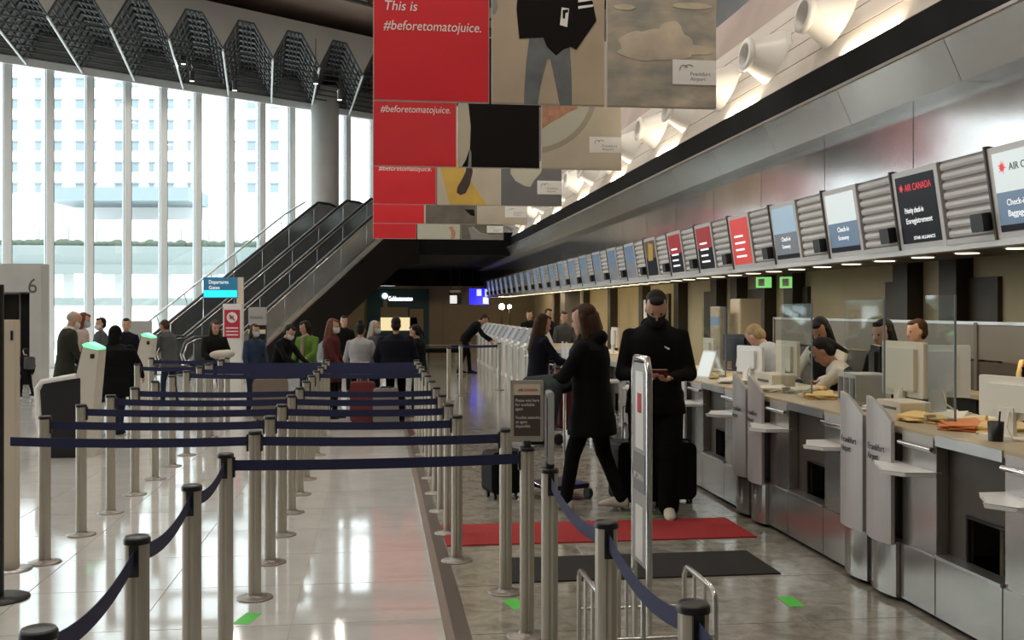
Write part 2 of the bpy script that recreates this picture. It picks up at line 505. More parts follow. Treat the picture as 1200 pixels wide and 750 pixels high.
# small spots hanging in the coffers
sp0 = None
for px, py in ((370, 98), (398, 117), (14, 47), (215, 75), (225, 95), (275, 106)):
    D = 29.5; p = at(px, D, zat(py, D))
    if sp0 is None:
        sp0 = empty('coffer_spotlight', p, 0, 'small black spotlight hanging below the louvred ceiling folds', 'spotlight', 'spotlights in the louvred ceiling')
        MB().cyl((0, 0, 0), (0, 0, 0.28), 0.07, n=10).build('spot_housing', 'black_plastic', sp0)
        MB().cyl((0, 0, 0.28), (0, 0, 1.3), 0.012, n=6).build('stem', 'black_plastic', sp0)
        MB().cyl((0, 0, -0.006), (0, 0, 0.0), 0.058, n=10).build('lens', 'lamp_glow', sp0)
    else: dup(sp0, p)
    area_light('coffer_spot_light', (p.x, p.y, p.z - 0.012), 0.1, 0.1, 22, (1.0, 0.95, 0.86))

# round column behind the escalators
cp = wp(7.75, 0.75)
b = MB(); b.cyl((0, 0, 0), (0, 0, WTOP + 0.6), 0.47, n=36); o = b.build('pillar', 'wall_grey'); o.location = cp
tag(o, 'thick round grey pillar in front of the window wall behind the escalators', 'pillar')

# enclosing walls (mostly out of view)
b = MB(); b.box(-30, 9.3, -16.2, -16, 0, 10.6); tag(b.build('wall_back', 'wall_grey'), kind='structure')
b = MB(); b.box(-30.2, -30, -16, 16, 0, 10.6); tag(b.build('wall_left', 'wall_grey'), kind='structure')
b = MB(); b.box(XE, XE + 0.2, wline(XE), 48.2, 3.7, 10.6); tag(b.build('wall_left_end', 'black_matte'), kind='structure')
b = MB(); b.box(-2.8, -2.6, wline(-2.8), 48.2, 0, 4.2); tag(b.build('wall_left_rear', 'wall_beige'), kind='structure')
b = MB(); b.prism([(-30.2, 10.6), (-30.2, 8.5), (-30, 8.5), (-30, 10.6)], 15, 19, 'y'); tag(b.build('wall_left_corner', 'wall_grey'), kind='structure')
b = MB(); wa, wb = wp(-22.4, 0.0), wp(11.6, 0.0); b.add([(wa.x, wa.y, WTOP), (wb.x, wb.y, WTOP), (wb.x, wb.y, 10.6), (wa.x, wa.y, 10.6)], [(0, 1, 2, 3)]); tag(b.build('wall_window_head', 'coffer_dark'), kind='structure')
b = MB(); b.box(8.98, 9.2, -16, 48.3, -0.1, 10.6); tag(b.build('wall_right', 'wall_grey'), kind='structure')

# ------------------------------------------------------------------ mezzanine and far wall
FW = 48.0
wf = empty('wall_front', (0, FW, 0), kind='structure')
MB().box(-2.8, 9, 0, 0.2, 0, 2.75).build('wall_panel', 'wall_beige', wf)
MB().box(XE, 9, 0, 0.2, 2.75, 10.6).build('upper_wall', 'black_matte', wf)
mz = empty('trim_2', kind='structure')
ez = (0.6, 0.8)
b = MB(); pts = [(0.15, 33.5), (6, 33.5), (6, FW), (-2.8, FW), (-2.8, 35.7)]
b.prism(pts, 3.45, 4.2, 'z'); b.build('mezzanine_slab', 'black_matte', mz)
MB().box(-2.7, 6, 46.3, 46.5, 2.72, 3.5).build('mezzanine_fascia', 'black_matte', mz)

# ------------------------------------------------------------------ check-in canopy along the right side
Y0, Y1 = 1.2, 46.0
can = empty('trim_3', kind='structure')
# vertical steel wall above the screens
k = 0; y = Y0; w0 = None
while y < Y1 - 0.5:
    if w0 is None: o = w0 = MB().box(4.5, 4.56, 0.004, 1.746, 2.87, 3.40).build('wall_panel', 'steel_panel', can, 0.003)
    else: o = w0.copy(); COL.objects.link(o)
    o.location = (0, y, 0); y += 1.75
y = Y0 + 0.55; f0 = None
while y < Y1 - 0.5:
    if f0 is None:
        b = MB(); g = 0.005; L = 1.8
        prof = [(4.56, 3.38), (4.56, 3.44), (4.33, 3.44), (4.18, 3.70), (4.16, 3.70), (4.31, 3.38)]
        b.prism(prof, g, L - g, 'y'); o = f0 = b.build('fascia_panel', 'steel_fascia', can, 0.002)
    else: o = f0.copy(); COL.objects.link(o)
    o.location = (0, y, 0); y += 1.8
b = MB(); b.box(4.13, 4.20, Y0, Y1, 3.69, 3.715); b.build('lip', 'steel', can)
b = MB(); b.box(4.56, 4.62, Y0, Y1, 2.86, 4.2); b.box(4.45, 4.66, Y0, Y1, 3.755, 4.0); b.box(4.2, 4.5, Y0, Y1, 3.69, 3.715)
b.build('recess_lining', 'black_matte', can)
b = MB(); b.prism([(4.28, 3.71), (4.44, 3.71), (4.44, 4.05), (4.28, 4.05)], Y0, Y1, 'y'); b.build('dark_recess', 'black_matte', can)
# sloped white planked wall above the recess
NPL = 7
for i in range(NPL):
    f0_, f1_ = i / NPL, (i + 1) / NPL
    p0 = Vector((4.30, 0, 4.06)).lerp(Vector((4.98, 0, 5.72)), f0_ + 0.004); p1 = Vector((4.30, 0, 4.06)).lerp(Vector((4.98, 0, 5.72)), f1_ - 0.004)
    b = MB(); b.prism([(p0.x, p0.z), (p1.x, p1.z), (p1.x + 0.04, p1.z - 0.015), (p0.x + 0.04, p0.z - 0.015)], Y0, Y1, 'y'); b.build('plank', 'plank_white', can)
b = MB(); b.prism([(4.40, 4.03), (5.05, 5.72), (9.0, 5.72), (9.0, 5.9), (5.02, 5.9), (4.35, 4.03)], Y0, Y1, 'y'); b.build('canopy_core', 'ceiling_brown', can)
# soffit behind the screens
b = MB(); b.box(4.58, 4.70, Y0, Y1, 2.15, 2.2); b.build('soffit_edge', 'slat_grey', can)
b = MB(); b.box(4.70, 5.5, Y0, Y1, 2.16, 2.22); b.build('soffit', 'dark_brown', can)
b = MB(); b.box(4.66, 4.70, Y0, Y1, 2.19, 2.9); b.build('screen_backing', 'groove_dark', can)

# jet nozzles on the sloped wall
nz = None
k = 0
y = 8.0
while y < 44:
    if nz is None:
        nz = empty('jet_nozzle', (4.60, y, 4.52), 0, 'white funnel-shaped air nozzle, first along the sloping wall counted from the airline-leaf display', 'air nozzle', 'air nozzles along the sloping wall')
        ax = Vector((-0.92, -0.06, 0.10)).normalized(); u = ax.orthogonal().normalized(); v = ax.cross(u)
        b = MB()
        for (d0, r) in ((-0.05, .30), (0.06, .29), (0.16, .275), (0.36, .15), (0.40, .145)): pass
        rings = [b.ring(ax * d, u, v, r, r, 24) for d, r in ((-0.12, .27), (0.10, .27), (0.13, .25), (0.36, .13))]
        b.loft(rings, 0, False); b.build('funnel', 'nozzle_white', nz)
        b = MB(); b.loft([b.ring(ax * d, u, v, r, r, 24) for d, r in ((0.355, .135), (0.37, .155), (0.40, .155), (0.41, .13), (0.41, .105))], 0, False); b.build('rim', 'nozzle_white', nz)
        b = MB(); bore = [b.ring(ax * d, u, v, r, r, 24) for d, r in ((0.41, .105), (0.30, .098), (-0.05, .098))]; b.loft(bore, 0, False); b.add(bore[-1], [tuple(range(24))]); b.build('mouth', 'nozzle_white', nz)
        b = MB(); b.prism([(-0.02, -0.34), (0.10, -0.36), (0.12, 0.14), (-0.06, 0.12)], -0.30, 0.02, 'y'); b.build('bracket', 'nozzle_white', nz)
        nz.scale = (1.22, 1.22, 1.22)
    else: dup(nz, (4.60, y, 4.52), label='white funnel-shaped air nozzle, ' + ORD[k] + ' along the sloping wall counted from the airline-leaf display')
    y += 1.62; k += 1

# ------------------------------------------------------------------ displays and louvre panels
mat('screen_black', (0.006, 0.006, 0.008), 0.35, emit=(0.006, 0.006, 0.009), estr=1, spec=0.12)
mat('screen_white', (0.3, 0.3, 0.3), 0.3, emit=(0.72, 0.80, 0.78), estr=0.75)
mat('screen_slate', (0.05, 0.07, 0.10), 0.25, emit=(0.13, 0.19, 0.27), estr=0.8)
mat('screen_red', (0.3, 0.02, 0.02), 0.3, emit=(0.60, 0.06, 0.05), estr=0.8)
mat('screen_winered', (0.15, 0.01, 0.01), 0.3, emit=(0.30, 0.03, 0.035), estr=0.8)
mat('screen_grey', (0.05, 0.05, 0.06), 0.25, emit=(0.20, 0.22, 0.24), estr=0.7)
mat('screen_sky', (0.1, 0.15, 0.2), 0.25, emit=(0.36, 0.47, 0.56), estr=0.8)
mat('screen_brown', (0.08, 0.05, 0.03), 0.3, emit=(0.10, 0.06, 0.03), estr=0.8)
mat('letter_red', (0.5, 0.02, 0.02), 0.5, emit=(0.70, 0.05, 0.07), estr=0.8)
mat('letter_white', (0.8, 0.8, 0.8), 0.5, emit=(0.85, 0.85, 0.85), estr=0.8)
mat('letter_dark', (0.05, 0.05, 0.06), 0.5)
TILT = atan(0.1 / 0.67)
SW, LW = 0.74, 0.64


def maple(parent, x, z, r, m):
    pts = []
    for i in range(22):
        a = 2 * pi * i / 22 + pi / 2; rr = r * (1.0 if i % 4 == 0 else 0.72 if i % 2 == 0 else 0.42); pts.append((x + rr * cos(a), -0.027, z + rr * sin(a)))
    MB().poly(pts).build('emblem', m, parent)


SCR = [('white', 'slate'), ('black', 'black'), ('white', 'slate'), ('sky', 'grey'), ('red', 'red'), ('winered', 'black'), ('winered', 'black'), ('brown', 'black')]
DESC = ['lit display, white above slate with a red leaf and airline name',
        'black display with red airline name and white lines of text',
        'lit display, white above slate blue with blurred white text',
        'display with a pale sky picture above grey',
        'bright red display with rows of pale text',
        'black display with a dark red top beside the red one',
        'black display with a red top corner beside the brown one',
        'dark display with a brown picture']
lv0 = None; scr_far = None
NS = 26
for k in range(NS):
    D = 7.27 + 1.42 * k
    y = D / CT - 4.55 * ST / CT
    # display
    if k < 8 or scr_far is None:
        if k < 8: lab, grp = DESC[k] + ' over the check-in counters', None
        else: lab, grp = 'small slate-grey display, first past the brown one over the counters', 'far displays over the counters'
        t = empty('display_screen', (4.598, y, 2.2), 0, lab, 'display', grp); t.rotation_euler = (TILT, 0, -pi / 2)
        MB().box(-SW / 2, SW / 2, -0.02, 0.05, 0.0, 0.68).build('frame', 'slat_grey', t, 0.004)
        top, bot = SCR[k] if k < 8 else ('slate', 'grey')
        MB().box(-0.31, 0.31, -0.024, -0.018, 0.34 if top != bot else 0.33, 0.63).build('screen_top', 'screen_' + top, t)
        MB().box(-0.31, 0.31, -0.024, -0.018, 0.05, 0.34 if top != bot else 0.33).build('screen_bottom', 'screen_' + bot, t)
        if k == 0:
            maple(t, -0.2, 0.52, 0.055, 'letter_red'); text('AIR CANADA', 0.075, 'letter_dark', t, (-0.12, -0.026, 0.49))
            text('Check-in', 0.065, 'letter_white', t, (-0.2, -0.026, 0.24)); text('Baggage drop', 0.065, 'letter_white', t, (-0.2, -0.026, 0.16))
            MB().box(-0.31, 0.31, -0.0255, -0.02, 0.05, 0.10).build('screen_footer', 'screen_black', t)
        elif k == 1:
            maple(t, -0.22, 0.53, 0.045, 'letter_red'); text('AIR CANADA', 0.085, 'letter_red', t, (-0.16, -0.026, 0.50), width=0.42)
            text('Priority check-in', 0.07, 'letter_white', t, (-0.21, -0.026, 0.31), width=0.30); text('Enregistrement', 0.07, 'letter_white', t, (-0.21, -0.026, 0.22), width=0.42)
            text('STAR ALLIANCE', 0.04, 'letter_white', t, (-0.12, -0.026, 0.08), width=0.34)
        elif k in (2, 3):
            text('Check-in', 0.07, 'letter_white', t, (-0.12, -0.026, 0.25)); text('Economy', 0.06, 'letter_white', t, (-0.12, -0.026, 0.17))
            MB().box(-0.31, 0.31, -0.0255, -0.02, 0.05, 0.10).build('screen_footer', 'screen_black', t)
        elif k in (4, 5, 6):
            for q in range(4): MB().box(-0.2, 0.16 - 0.05 * (q % 2), -0.026, -0.022, 0.14 + 0.085 * q, 0.165 + 0.085 * q).build('text_line', 'letter_white', t)
        elif k == 7:
            MB().add([(-0.2, -0.026, 0.3), (0.1, -0.026, 0.3), (0.2, -0.026, 0.56), (-0.05, -0.026, 0.6)], [(0, 1, 2, 3)]).build('picture', 'print_yellow', t)
        if k == 8: scr_far = t
    else: dup(scr_far, (4.598, y, 2.2), label='small slate-grey display, ' + ORD[k - 8] + ' past the brown one over the counters').rotation_euler = (TILT, 0, -pi / 2)
    # louvre panel on the far side of the display
    yl = y + 0.71
    lab = 'grey slatted panel with black speaker, ' + ORD[k] + ' after the white and slate airline display'
    if lv0 is None:
        t = lv0 = empty('louvre_panel', (4.598, yl, 2.2), 0, lab, 'panel', 'slatted panels between the displays'); t.rotation_euler = (TILT, 0, -pi / 2)
        MB().box(-LW / 2 - 0.015, LW / 2 + 0.015, 0.02, 0.045, 0, 0.68).build('back_plate', 'sign_grey', t)
        s0 = None
        for q in range(8):
            if s0 is None:
                o = s0 = MB().prism([(0.02, 0.003), (-0.006, 0.008), (-0.012, 0.030), (-0.006, 0.056), (0.02, 0.074)], -LW / 2, LW / 2, 'x').build('slat', 'slat_grey', t)
            else: o = s0.copy(); COL.objects.link(o)
            o.location = (0, 0, 0.05 + 0.078 * q)
        MB().box(-LW / 2 - 0.015, LW / 2 + 0.015, -0.03, 0.02, 0, 0.045).build('bottom_rail', 'slat_grey', t)
        MB().box(LW / 2 + 0.0, LW / 2 + 0.022, -0.035, 0.03, 0, 0.70).build('side_post', 'groove_dark', t)
        MB().rbox(0.14, 0.30, -0.10, -0.022, 0.075, 0.215, 0.02).build('speaker', 'black_plastic', t)
    else: dup(lv0, (4.598, yl, 2.2), label=lab).rotation_euler = (TILT, 0, -pi / 2)
# downlight discs under the soffit
dl = None
y = 4.5
while y < 40:
    if dl is None:
        dl = empty('downlight', (4.9, y, 2.16), 0, 'round warm downlight glowing in the dark soffit over the counters', 'lamp', 'downlights in the counter soffit')
        MB().cyl((0, 0, -0.012), (0, 0, 0.01), 0.115, n=20).build('lamp_ring', 'steel', dl); MB().cyl((0, 0, -0.016), (0, 0, -0.010), 0.095, n=20).build('diffuser', 'lamp_disc', dl)
    else: dup(dl, (4.9, y, 2.16))
    off = y < 7.0                                           # the row goes on past the right edge of the picture
    area_light('downlight_%d_offscreen' % int(y * 100) if off else 'downlight_light', (4.9, y, 2.142), 0.16, 0.16, 5.0, WARM)
    y += 0.71

# ------------------------------------------------------------------ counters
mat('wing_letters', (0.07, 0.07, 0.08), 0.5)


def arc_plan(y0, y1, x, bulge, n=8):
    return [(x - bulge * sin(pi * (0.12 + 0.76 * i / n)) + bulge * 0.36, y0 + (y1 - y0) * i / n) for i in range(n + 1)]


def curved_panel(b, plan, th, z0, ztopf, mi=0):
    n = len(plan); o = []
    outer = [(x, y) for x, y in plan]; inner = [(x + th, y) for x, y in plan]
    vs = [(x, y, z0) for x, y in outer] + [(x, y, ztopf(i / (n - 1))) for i, (x, y) in enumerate(outer)] + [(x, y, z0) for x, y in inner] + [(x, y, ztopf(i / (n - 1))) for i, (x, y) in enumerate(inner)]
    fs = []
    for i in range(n - 1):
        fs += [(i, i + 1, n + i + 1, n + i), (2 * n + i, 3 * n + i, 3 * n + i + 1, 2 * n + i + 1), (n + i, n + i + 1, 3 * n + i + 1, 3 * n + i), (i, 2 * n + i, 2 * n + i + 1, i + 1)]
    fs += [(0, n, 3 * n, 2 * n), (n - 1, 3 * n - 1, 4 * n - 1, 2 * n - 1)]
    return b.add(vs, fs, mi, False)


def shelf_mesh(t, ya, yb, name='shelf'):
    # white writing shelf with a pointed, curved nose; ya (far) .. yb (near)
    pts = [(2.99, ya), (2.99, yb), (2.86, yb - 0.01), (2.78, (ya + yb) / 2), (2.74, ya + 0.02), (2.75, ya + 0.10), (2.84, ya + 0.06)]
    pts = [(2.99, yb), (2.99, ya), (2.83, ya), (2.70, ya + 0.08), (2.72, ya + 0.11), (2.82, yb - 0.02)] if False else [(2.99, yb), (2.99, ya), (2.80, ya + 0.03), (2.72, ya + 0.16), (2.75, ya + 0.17), (2.85, yb)]
    return MB().prism(pts, 0.775, 0.80, 'z').build(name, 'white_shelf', t, 0.004)


def make_counter():
    """One bay: origin at the pair of wing panels, running nearer (-y) by 2 m."""
    t = empty('check_in_counter', (0, 0, 0), 0, 'x', 'counter', 'steel check-in counter bays')
    # plinth
    for (ya, yb, bul) in ((-0.30, 0.0, 0.05), (-1.95, -1.65, 0.05)):
        b = MB(); curved_panel(b, arc_plan(ya, yb, 2.93, bul), 0.10, 0.03, lambda f: 0.345); b.build('plinth_panel', 'counter_steel', t)
    for (ya, yb) in ((-0.67, -0.305), (-1.27, -0.675), (-1.645, -1.275)):
        MB().box(2.955, 3.03, ya, yb, 0.03, 0.345).build('plinth_panel', 'counter_steel', t, 0.003)
    MB().box(2.99, 3.06, -2.0, 0, 0, 0.04).build('skirting', 'black_matte', t)
    MB().box(2.945, 3.04, -1.27, -0.675, 0.345, 0.362).build('sill', 'steel', t)
    # wings
    for (ya, yb) in ((-0.30, 0.0), (-1.95, -1.65)):
        b = MB(); pl = arc_plan(ya, yb, 2.90, 0.045)
        curved_panel(b, pl, 0.022, 0.33, lambda f: 1.035 + 0.125 * (1 - (1 - f) ** 2.8))
        w = b.build('wing_panel', 'wing_grey', t)
        text('Frankfurt', 0.055, 'wing_letters', w, (2.8695, yb - 0.075, 0.855), rz=-pi / 2, width=0.2)
        text('Airport', 0.055, 'wing_letters', w, (2.8695, yb - 0.075, 0.80), rz=-pi / 2, width=0.13)
    # side columns, rails, shelves
    for (ya, yb) in ((-0.67, -0.305), (-1.645, -1.275)):
        MB().box(2.965, 3.35, ya, yb, 0.345, 1.0).build('column', 'counter_steel', t, 0.003)
        MB().box(2.955, 2.967, ya + 0.02, yb - 0.02, 0.90, 0.985).build('column_inlay', 'wing_grey', t)
        MB().tube([(2.93, ya - 0.01, 0.925), (2.93, yb - 0.03, 0.925)], 0.014, 8).build('rail', 'tube_chrome', t)
    shelf_mesh(t, -0.67, -0.20); shelf_mesh(t, -1.65, -1.25)
    # opening
    MB().prism([(-1.27, 0.96), (-0.675, 0.96), (-0.675, 0.36), (-0.86, 0.36), (-0.86, 0.60), (-1.27, 0.60)], 3.035, 3.06, 'x').build('front_panel', 'desk_brown', t)
    MB().box(3.62, 3.66, -1.275, -0.67, 0.05, 0.96).build('recess_back', 'desk_brown', t)
    MB().tube([(3.03, -1.26, 0.60), (3.03, -0.86, 0.60), (3.03, -0.86, 0.365)], 0.012, 6).build('opening_frame', 'black_plastic', t)
    MB().box(3.35, 3.66, -0.675, -0.66, 0.05, 0.96).build('recess_side', 'desk_brown', t); MB().box(3.35, 3.66, -1.285, -1.27, 0.05, 0.96).build('recess_side', 'desk_brown', t)
    MB().box(3.04, 3.62, -1.27, -0.675, 0.05, 0.22).build('baggage_scale', 'dark_brown', t)
    fr = MB().tube([(3.20, -1.24, 0.22), (3.20, -1.24, 0.545), (3.20, -0.90, 0.545), (3.20, -0.90, 0.22)], 0.018, 6).build('guard_rail', 'beige_plastic', t)
    MB().tube([(3.12, -1.24, 0.22), (3.12, -1.24, 0.47), (3.12, -1.10, 0.47), (3.12, -1.10, 0.22)], 0.016, 6).build('guard_rail', 'steel', t)
    # body behind wings and the worktop edge
    MB().box(3.02, 3.6, -0.30, 0, 0.345, 0.99).build('body', 'desk_brown', t); MB().box(3.02, 3.6, -1.95, -1.65, 0.345, 0.99).build('body', 'desk_brown', t)
    MB().box(2.96, 3.80, -2.0, 0, 0.965, 1.005).build('worktop', 'worktop', t, 0.004)
    MB().box(2.952, 3.0, -1.27, -0.675, 0.945, 1.002).build('worktop_edge', 'steel', t)
    MB().box(3.66, 3.70, -2.0, 0, 0.0, 0.965).build('modesty_panel', 'desk_brown', t)
    return t


YC = 5.83; PER = 2.0
NCNT = 8
cnt = make_counter()
cnt_objs = []
for k in range(NCNT):
    lab = ['steel check-in counter bay beside the black floor mat', 'steel check-in counter bay beside the red floor mat', 'steel check-in counter bay beside the man in the black hoodie',
           'steel check-in counter bay just beyond the man in the black hoodie'][k] if k < 4 else 'steel check-in counter bay, ' + ORD[7 - k] + ' before the white kiosks'
    o = cnt if k == 0 else dup(cnt)
    o.location = (0, YC + PER * k, 0); o['label'] = lab; o['group'] = 'steel check-in counter bays'
    cnt_objs.append(o)

# ------------------------------------------------------------------ office behind the counters
wo = empty('wall_right_inner', (7.0, 0, 0), kind='structure')
MB().box(0, 0.15, 1.2, 46.3, 0, 3.3).build('wall_panel', 'wall_beige', wo)
p0 = None
for px in (655, 690, 722, 760, 803, 848, 872, 905, 938, 1073, 1130, 1250):
    D = 7.0 * F / ((px - 445) * CT); y = (D - 7.0 * ST) / CT
    if p0 is None: o = p0 = MB().box(-0.22, 0.02, -0.19, 0.19, 0, 3.2).build('pilaster', 'dark_brown', wo)
    else: o = p0.copy(); COL.objects.link(o)
    o.location = (0, y, 0)
MB().box(-1.6, 0, 1.2, 46.3, 3.2, 3.3).build('office_ceiling', 'wall_beige', wo)
d0 = None
for y in (11.2, 13.0, 16.4, 18.3, 21.0, 24.5):
    if d0 is None: o = d0 = MB().box(-0.06, 0.0, -0.4, 0.4, 0.0, 2.05).build('door_leaf', 'desk_brown', wo)
    else: o = d0.copy(); COL.objects.link(o)
    o.location = (0, y, 0)
# low glazed partition with a shelf
pt = empty('office_partition', (5.65, 10.6, 0), 0, 'grey-brown waist-high office partition with glass top rail behind the counter staff', 'partition')
MB().box(0, 0.05, -3.2, 3.6, 0, 1.18).build('lower_panel', 'desk_brown', pt)
mat('partition_olive', (0.15, 0.14, 0.115), 0.5)
MB().box(0.0, 0.05, -3.2, 3.6, 1.20, 1.53).build('upper_panel', 'partition_olive', pt)
MB().box(-0.01, 0.06, -3.2, 3.6, 1.53, 1.56).build('top_rail', 'steel', pt)
for y in (-3.2, -1.5, 0.2, 1.9, 3.55): MB().box(-0.015, 0.065, y, y + 0.05, 0, 1.55).build('post', 'groove_dark', pt)
MB().box(-0.30, 0.0, -2.6, -0.4, 0.86, 0.90).build('shelf', 'worktop', pt)
# conveyor running behind the counters
cv = empty('baggage_conveyor', (4.75, 12.0, 0), 0, 'low dark baggage conveyor with steel edges behind the counters', 'conveyor')
MB().box(-0.3, 0.3, -8.5, 12.0, 0.0, 0.40).build('belt_bed', 'black_matte', cv); MB().box(-0.36, -0.3, -8.5, 12, 0, 0.45).build('side_rail', 'steel', cv); MB().box(0.3, 0.36, -8.5, 12, 0, 0.45).build('side_rail', 'steel', cv)
# exit signs
mat('sign_green', (0.05, 0.4, 0.1), 0.5, emit=(0.30, 0.80, 0.22), estr=0.75)
for px, lab in ((895, 'glowing green sign panel hanging behind the counters, the wider of the pair'), (921, 'glowing green sign panel hanging behind the counters, the narrower of the pair')):
    D = 6.4 * F / ((px - 445) * CT); z = zat(331, D)
    w = 0.27 if px == 895 else 0.19
    t = empty('exit_sign', (6.4, (D - 6.4 * ST) / CT, z), 0, lab, 'sign'); t.rotation_euler = (0, 0, -pi / 2 + 0.6)
    MB().box(-w / 2, w / 2, -0.03, 0.03, -0.09, 0.09).build('sign_box', 'sign_green', t)
    MB().cyl((-w / 4, 0, 0.09), (-w / 4, 0, 3.2 - z), 0.008, n=6).build('hanger', 'black_plastic', t); MB().cyl((w / 4, 0, 0.09), (w / 4, 0, 3.2 - z), 0.008, n=6).build('hanger', 'black_plastic', t)
    MB().box(-w / 2 + 0.05, -w / 2 + 0.17, -0.034, -0.028, -0.06, 0.06).build('pictogram', 'print_white', t)
# square pillar in the office
D = 5.3 * F / ((672 - 445) * CT)
o = MB().box(-0.22, 0.22, -0.3, 0.3, 0, 3.2).build('office_pillar', 'groove_dark', None, 0.01); o.location = (5.3, D, 0)
tag(o, 'square brown pillar standing behind the far counters', 'pillar')


def on_counter(px, x):
    D = x * F / ((px - 445) * CT)
    return Vector((x, (D - x * ST) / CT, 1.005))


def monitor(px, x, w, h, rz, label, m='beige_plastic', tilt=0.0):
    t = empty('monitor', on_counter(px, x), rz, label, 'monitor')
    a = MB().rbox(-w / 2, w / 2, -0.03, 0.0, 0.10, 0.10 + h, 0.012).rbox(-w / 2 + 0.08, w / 2 - 0.08, -0.055, -0.03, 0.14, 0.06 + h, 0.012).build('casing', m, t)
    MB().box(-w / 2 + 0.015, w / 2 - 0.015, 0.0, 0.004, 0.115, 0.085 + h).build('screen', 'screen_slate', a)
    MB().box(-0.055, 0.055, -0.06, -0.035, 0.01, 0.16).build('stand', m, t)
    MB().rbox(-0.13, 0.13, -0.11, 0.07, 0.0, 0.014, 0.006).build('foot', m, t)
    MB().tube([(0.03, -0.06, 0.14), (0.05, -0.10, 0.06), (0.12, -0.12, 0.01), (0.2, -0.1, 0.008)], 0.006, 6).build('cable', 'paper', t)
    return t


Q = -pi / 2
monitor(1062, 3.45, 0.54, 0.36, Q, 'large beige flat monitor seen from behind beside the paper pile')
monitor(1098, 3.62, 0.40, 0.34, Q + 1.1, 'slim white monitor turned edge-on next to the large beige monitor', 'white_paint')
monitor(1188, 3.30, 0.42, 0.22, Q + 0.2, 'pale boxy monitor on the counter bay beside the black mat', 'paper')
monitor(925, 3.50, 0.46, 0.30, Q, 'beige monitor seen from behind under the bright glass screen')
monitor(881, 3.35, 0.36, 0.24, Q + 0.3, 'small pale monitor tilted back on the counter by the red mat', 'white_paint')
monitor(866, 3.9, 0.40, 0.30, Q + 0.5, 'black monitor facing the staff near the leaning staff member', 'black_plastic')
monitor(1030, 3.75, 0.40, 0.30, Q - 0.3, 'dark monitor in front of the staff in vests', 'black_plastic')
monitor(833, 3.55, 0.36, 0.26, Q, 'pale monitor by the display stand with blue stripes', 'paper')
for px in (772, 742, 722): monitor(px, 3.5, 0.4, 0.3, Q, 'pale monitor on the far run of counters', 'paper')['group'] = 'monitors on the far counters'
# printer
t = empty('ticket_printer', on_counter(1008, 3.38), Q, 'grey boxy ticket printer with dark slots beside the wing panels', 'printer')
MB().rbox(-0.14, 0.14, -0.10, 0.16, 0, 0.22, 0.015).build('casing', 'wing_grey', t)
for x in (-0.09, 0.0, 0.09): MB().box(x - 0.03, x + 0.03, -0.106, -0.098, 0.03, 0.19).build('slot', 'groove_dark', t)
t = empty('ticket_printer', on_counter(1055, 3.25), Q, 'low beige ticket printer in front of the large beige monitor', 'printer')
MB().rbox(-0.15, 0.15, -0.08, 0.12, 0, 0.10, 0.012).build('casing', 'beige_plastic', t); MB().box(-0.1, 0.1, -0.084, -0.078, 0.05, 0.065).build('slot', 'groove_dark', t)
t = empty('ticket_printer', on_counter(905, 3.3), Q, 'beige ticket printer in front of the beige monitor under the bright glass screen', 'printer')
MB().rbox(-0.2, 0.2, -0.08, 0.12, 0, 0.13, 0.012).build('casing', 'beige_plastic', t); MB().box(-0.12, 0.12, -0.084, -0.078, 0.06, 0.08).build('slot', 'groove_dark', t)
# tablet stand leaning by the hoodie man
t = empty('tablet', on_counter(824, 3.12), Q + 0.5, 'white tablet leaning upright on the counter beside the hooded man', 'tablet')
MB().add([(x, y, z) for (y, z) in ((-0.02, 0.0), (0.10, 0.27), (0.12, 0.265), (0.0, -0.0)) for x in (-0.09, 0.09)], [(0, 1, 3, 2), (2, 3, 5, 4), (4, 5, 7, 6), (6, 7, 1, 0), (0, 2, 4, 6), (1, 7, 5, 3)]).build('casing', 'white_paint', t)
MB().add([(-0.08, -0.012, 0.02), (0.08, -0.012, 0.02), (0.08, 0.092, 0.255), (-0.08, 0.092, 0.255)], [(0, 1, 2, 3)]).build('screen', 'screen_white', t)
# papers, folders, cable heaps
sheet = None
for i, (px, x, m, lab) in enumerate(((1140, 3.35, 'paper_yellow', 'a'), (1128, 3.25, 'paper_orange', 'b'), (1150, 3.5, 'paper', 'c'), (1110, 3.4, 'paper', 'd'), (1085, 3.25, 'paper_yellow', 'e'), (935, 3.35, 'paper', 'f'), (905, 3.2, 'paper', 'g'), (950, 3.5, 'paper_yellow', 'h'),
                               (960, 3.3, 'paper_yellow', 'i'), (850, 3.3, 'paper_yellow', 'j'), (862, 3.2, 'paper', 'k'), (1168, 3.35, 'paper_yellow', 'l'), (790, 3.3, 'paper', 'm'), (1040, 3.3, 'paper', 'n'))):
    n = {'paper': 'loose heap of white papers', 'paper_yellow': 'heap of yellowish papers', 'paper_orange': 'orange folder'}[m] + ' on the counter worktop'
    t = empty('paper_heap', on_counter(px, x), random.uniform(-1, 1), n, 'papers', 'papers on the counters')
    for q in range(4):
        a = random.uniform(-0.6, 0.6); h = 0.004 + 0.008 * q; w = 0.10; d = 0.14
        c = [(-w, -d), (w, -d), (w, d), (-w, d)]; vs = [(p * cos(a) - s * sin(a), p * sin(a) + s * cos(a)) for p, s in c]
        MB().add([(p, s, h) for p, s in vs] + [(p, s, h + 0.005 + (0.02 if j == 2 else 0)) for j, (p, s) in enumerate(vs)], [(0, 3, 2, 1), (4, 5, 6, 7), (0, 1, 5, 4), (1, 2, 6, 5), (2, 3, 7, 6), (3, 0, 4, 7)]).build('sheet', m, t)
t = empty('pen_cup', on_counter(1167, 3.12), 0, 'small black pen cup on the counter bay beside the black mat', 'cup'); MB().lathe([(0.035, 0), (0.04, 0.10), (0.035, 0.10), (0.032, 0.02)], 14).build('cup_body', 'black_plastic', t)
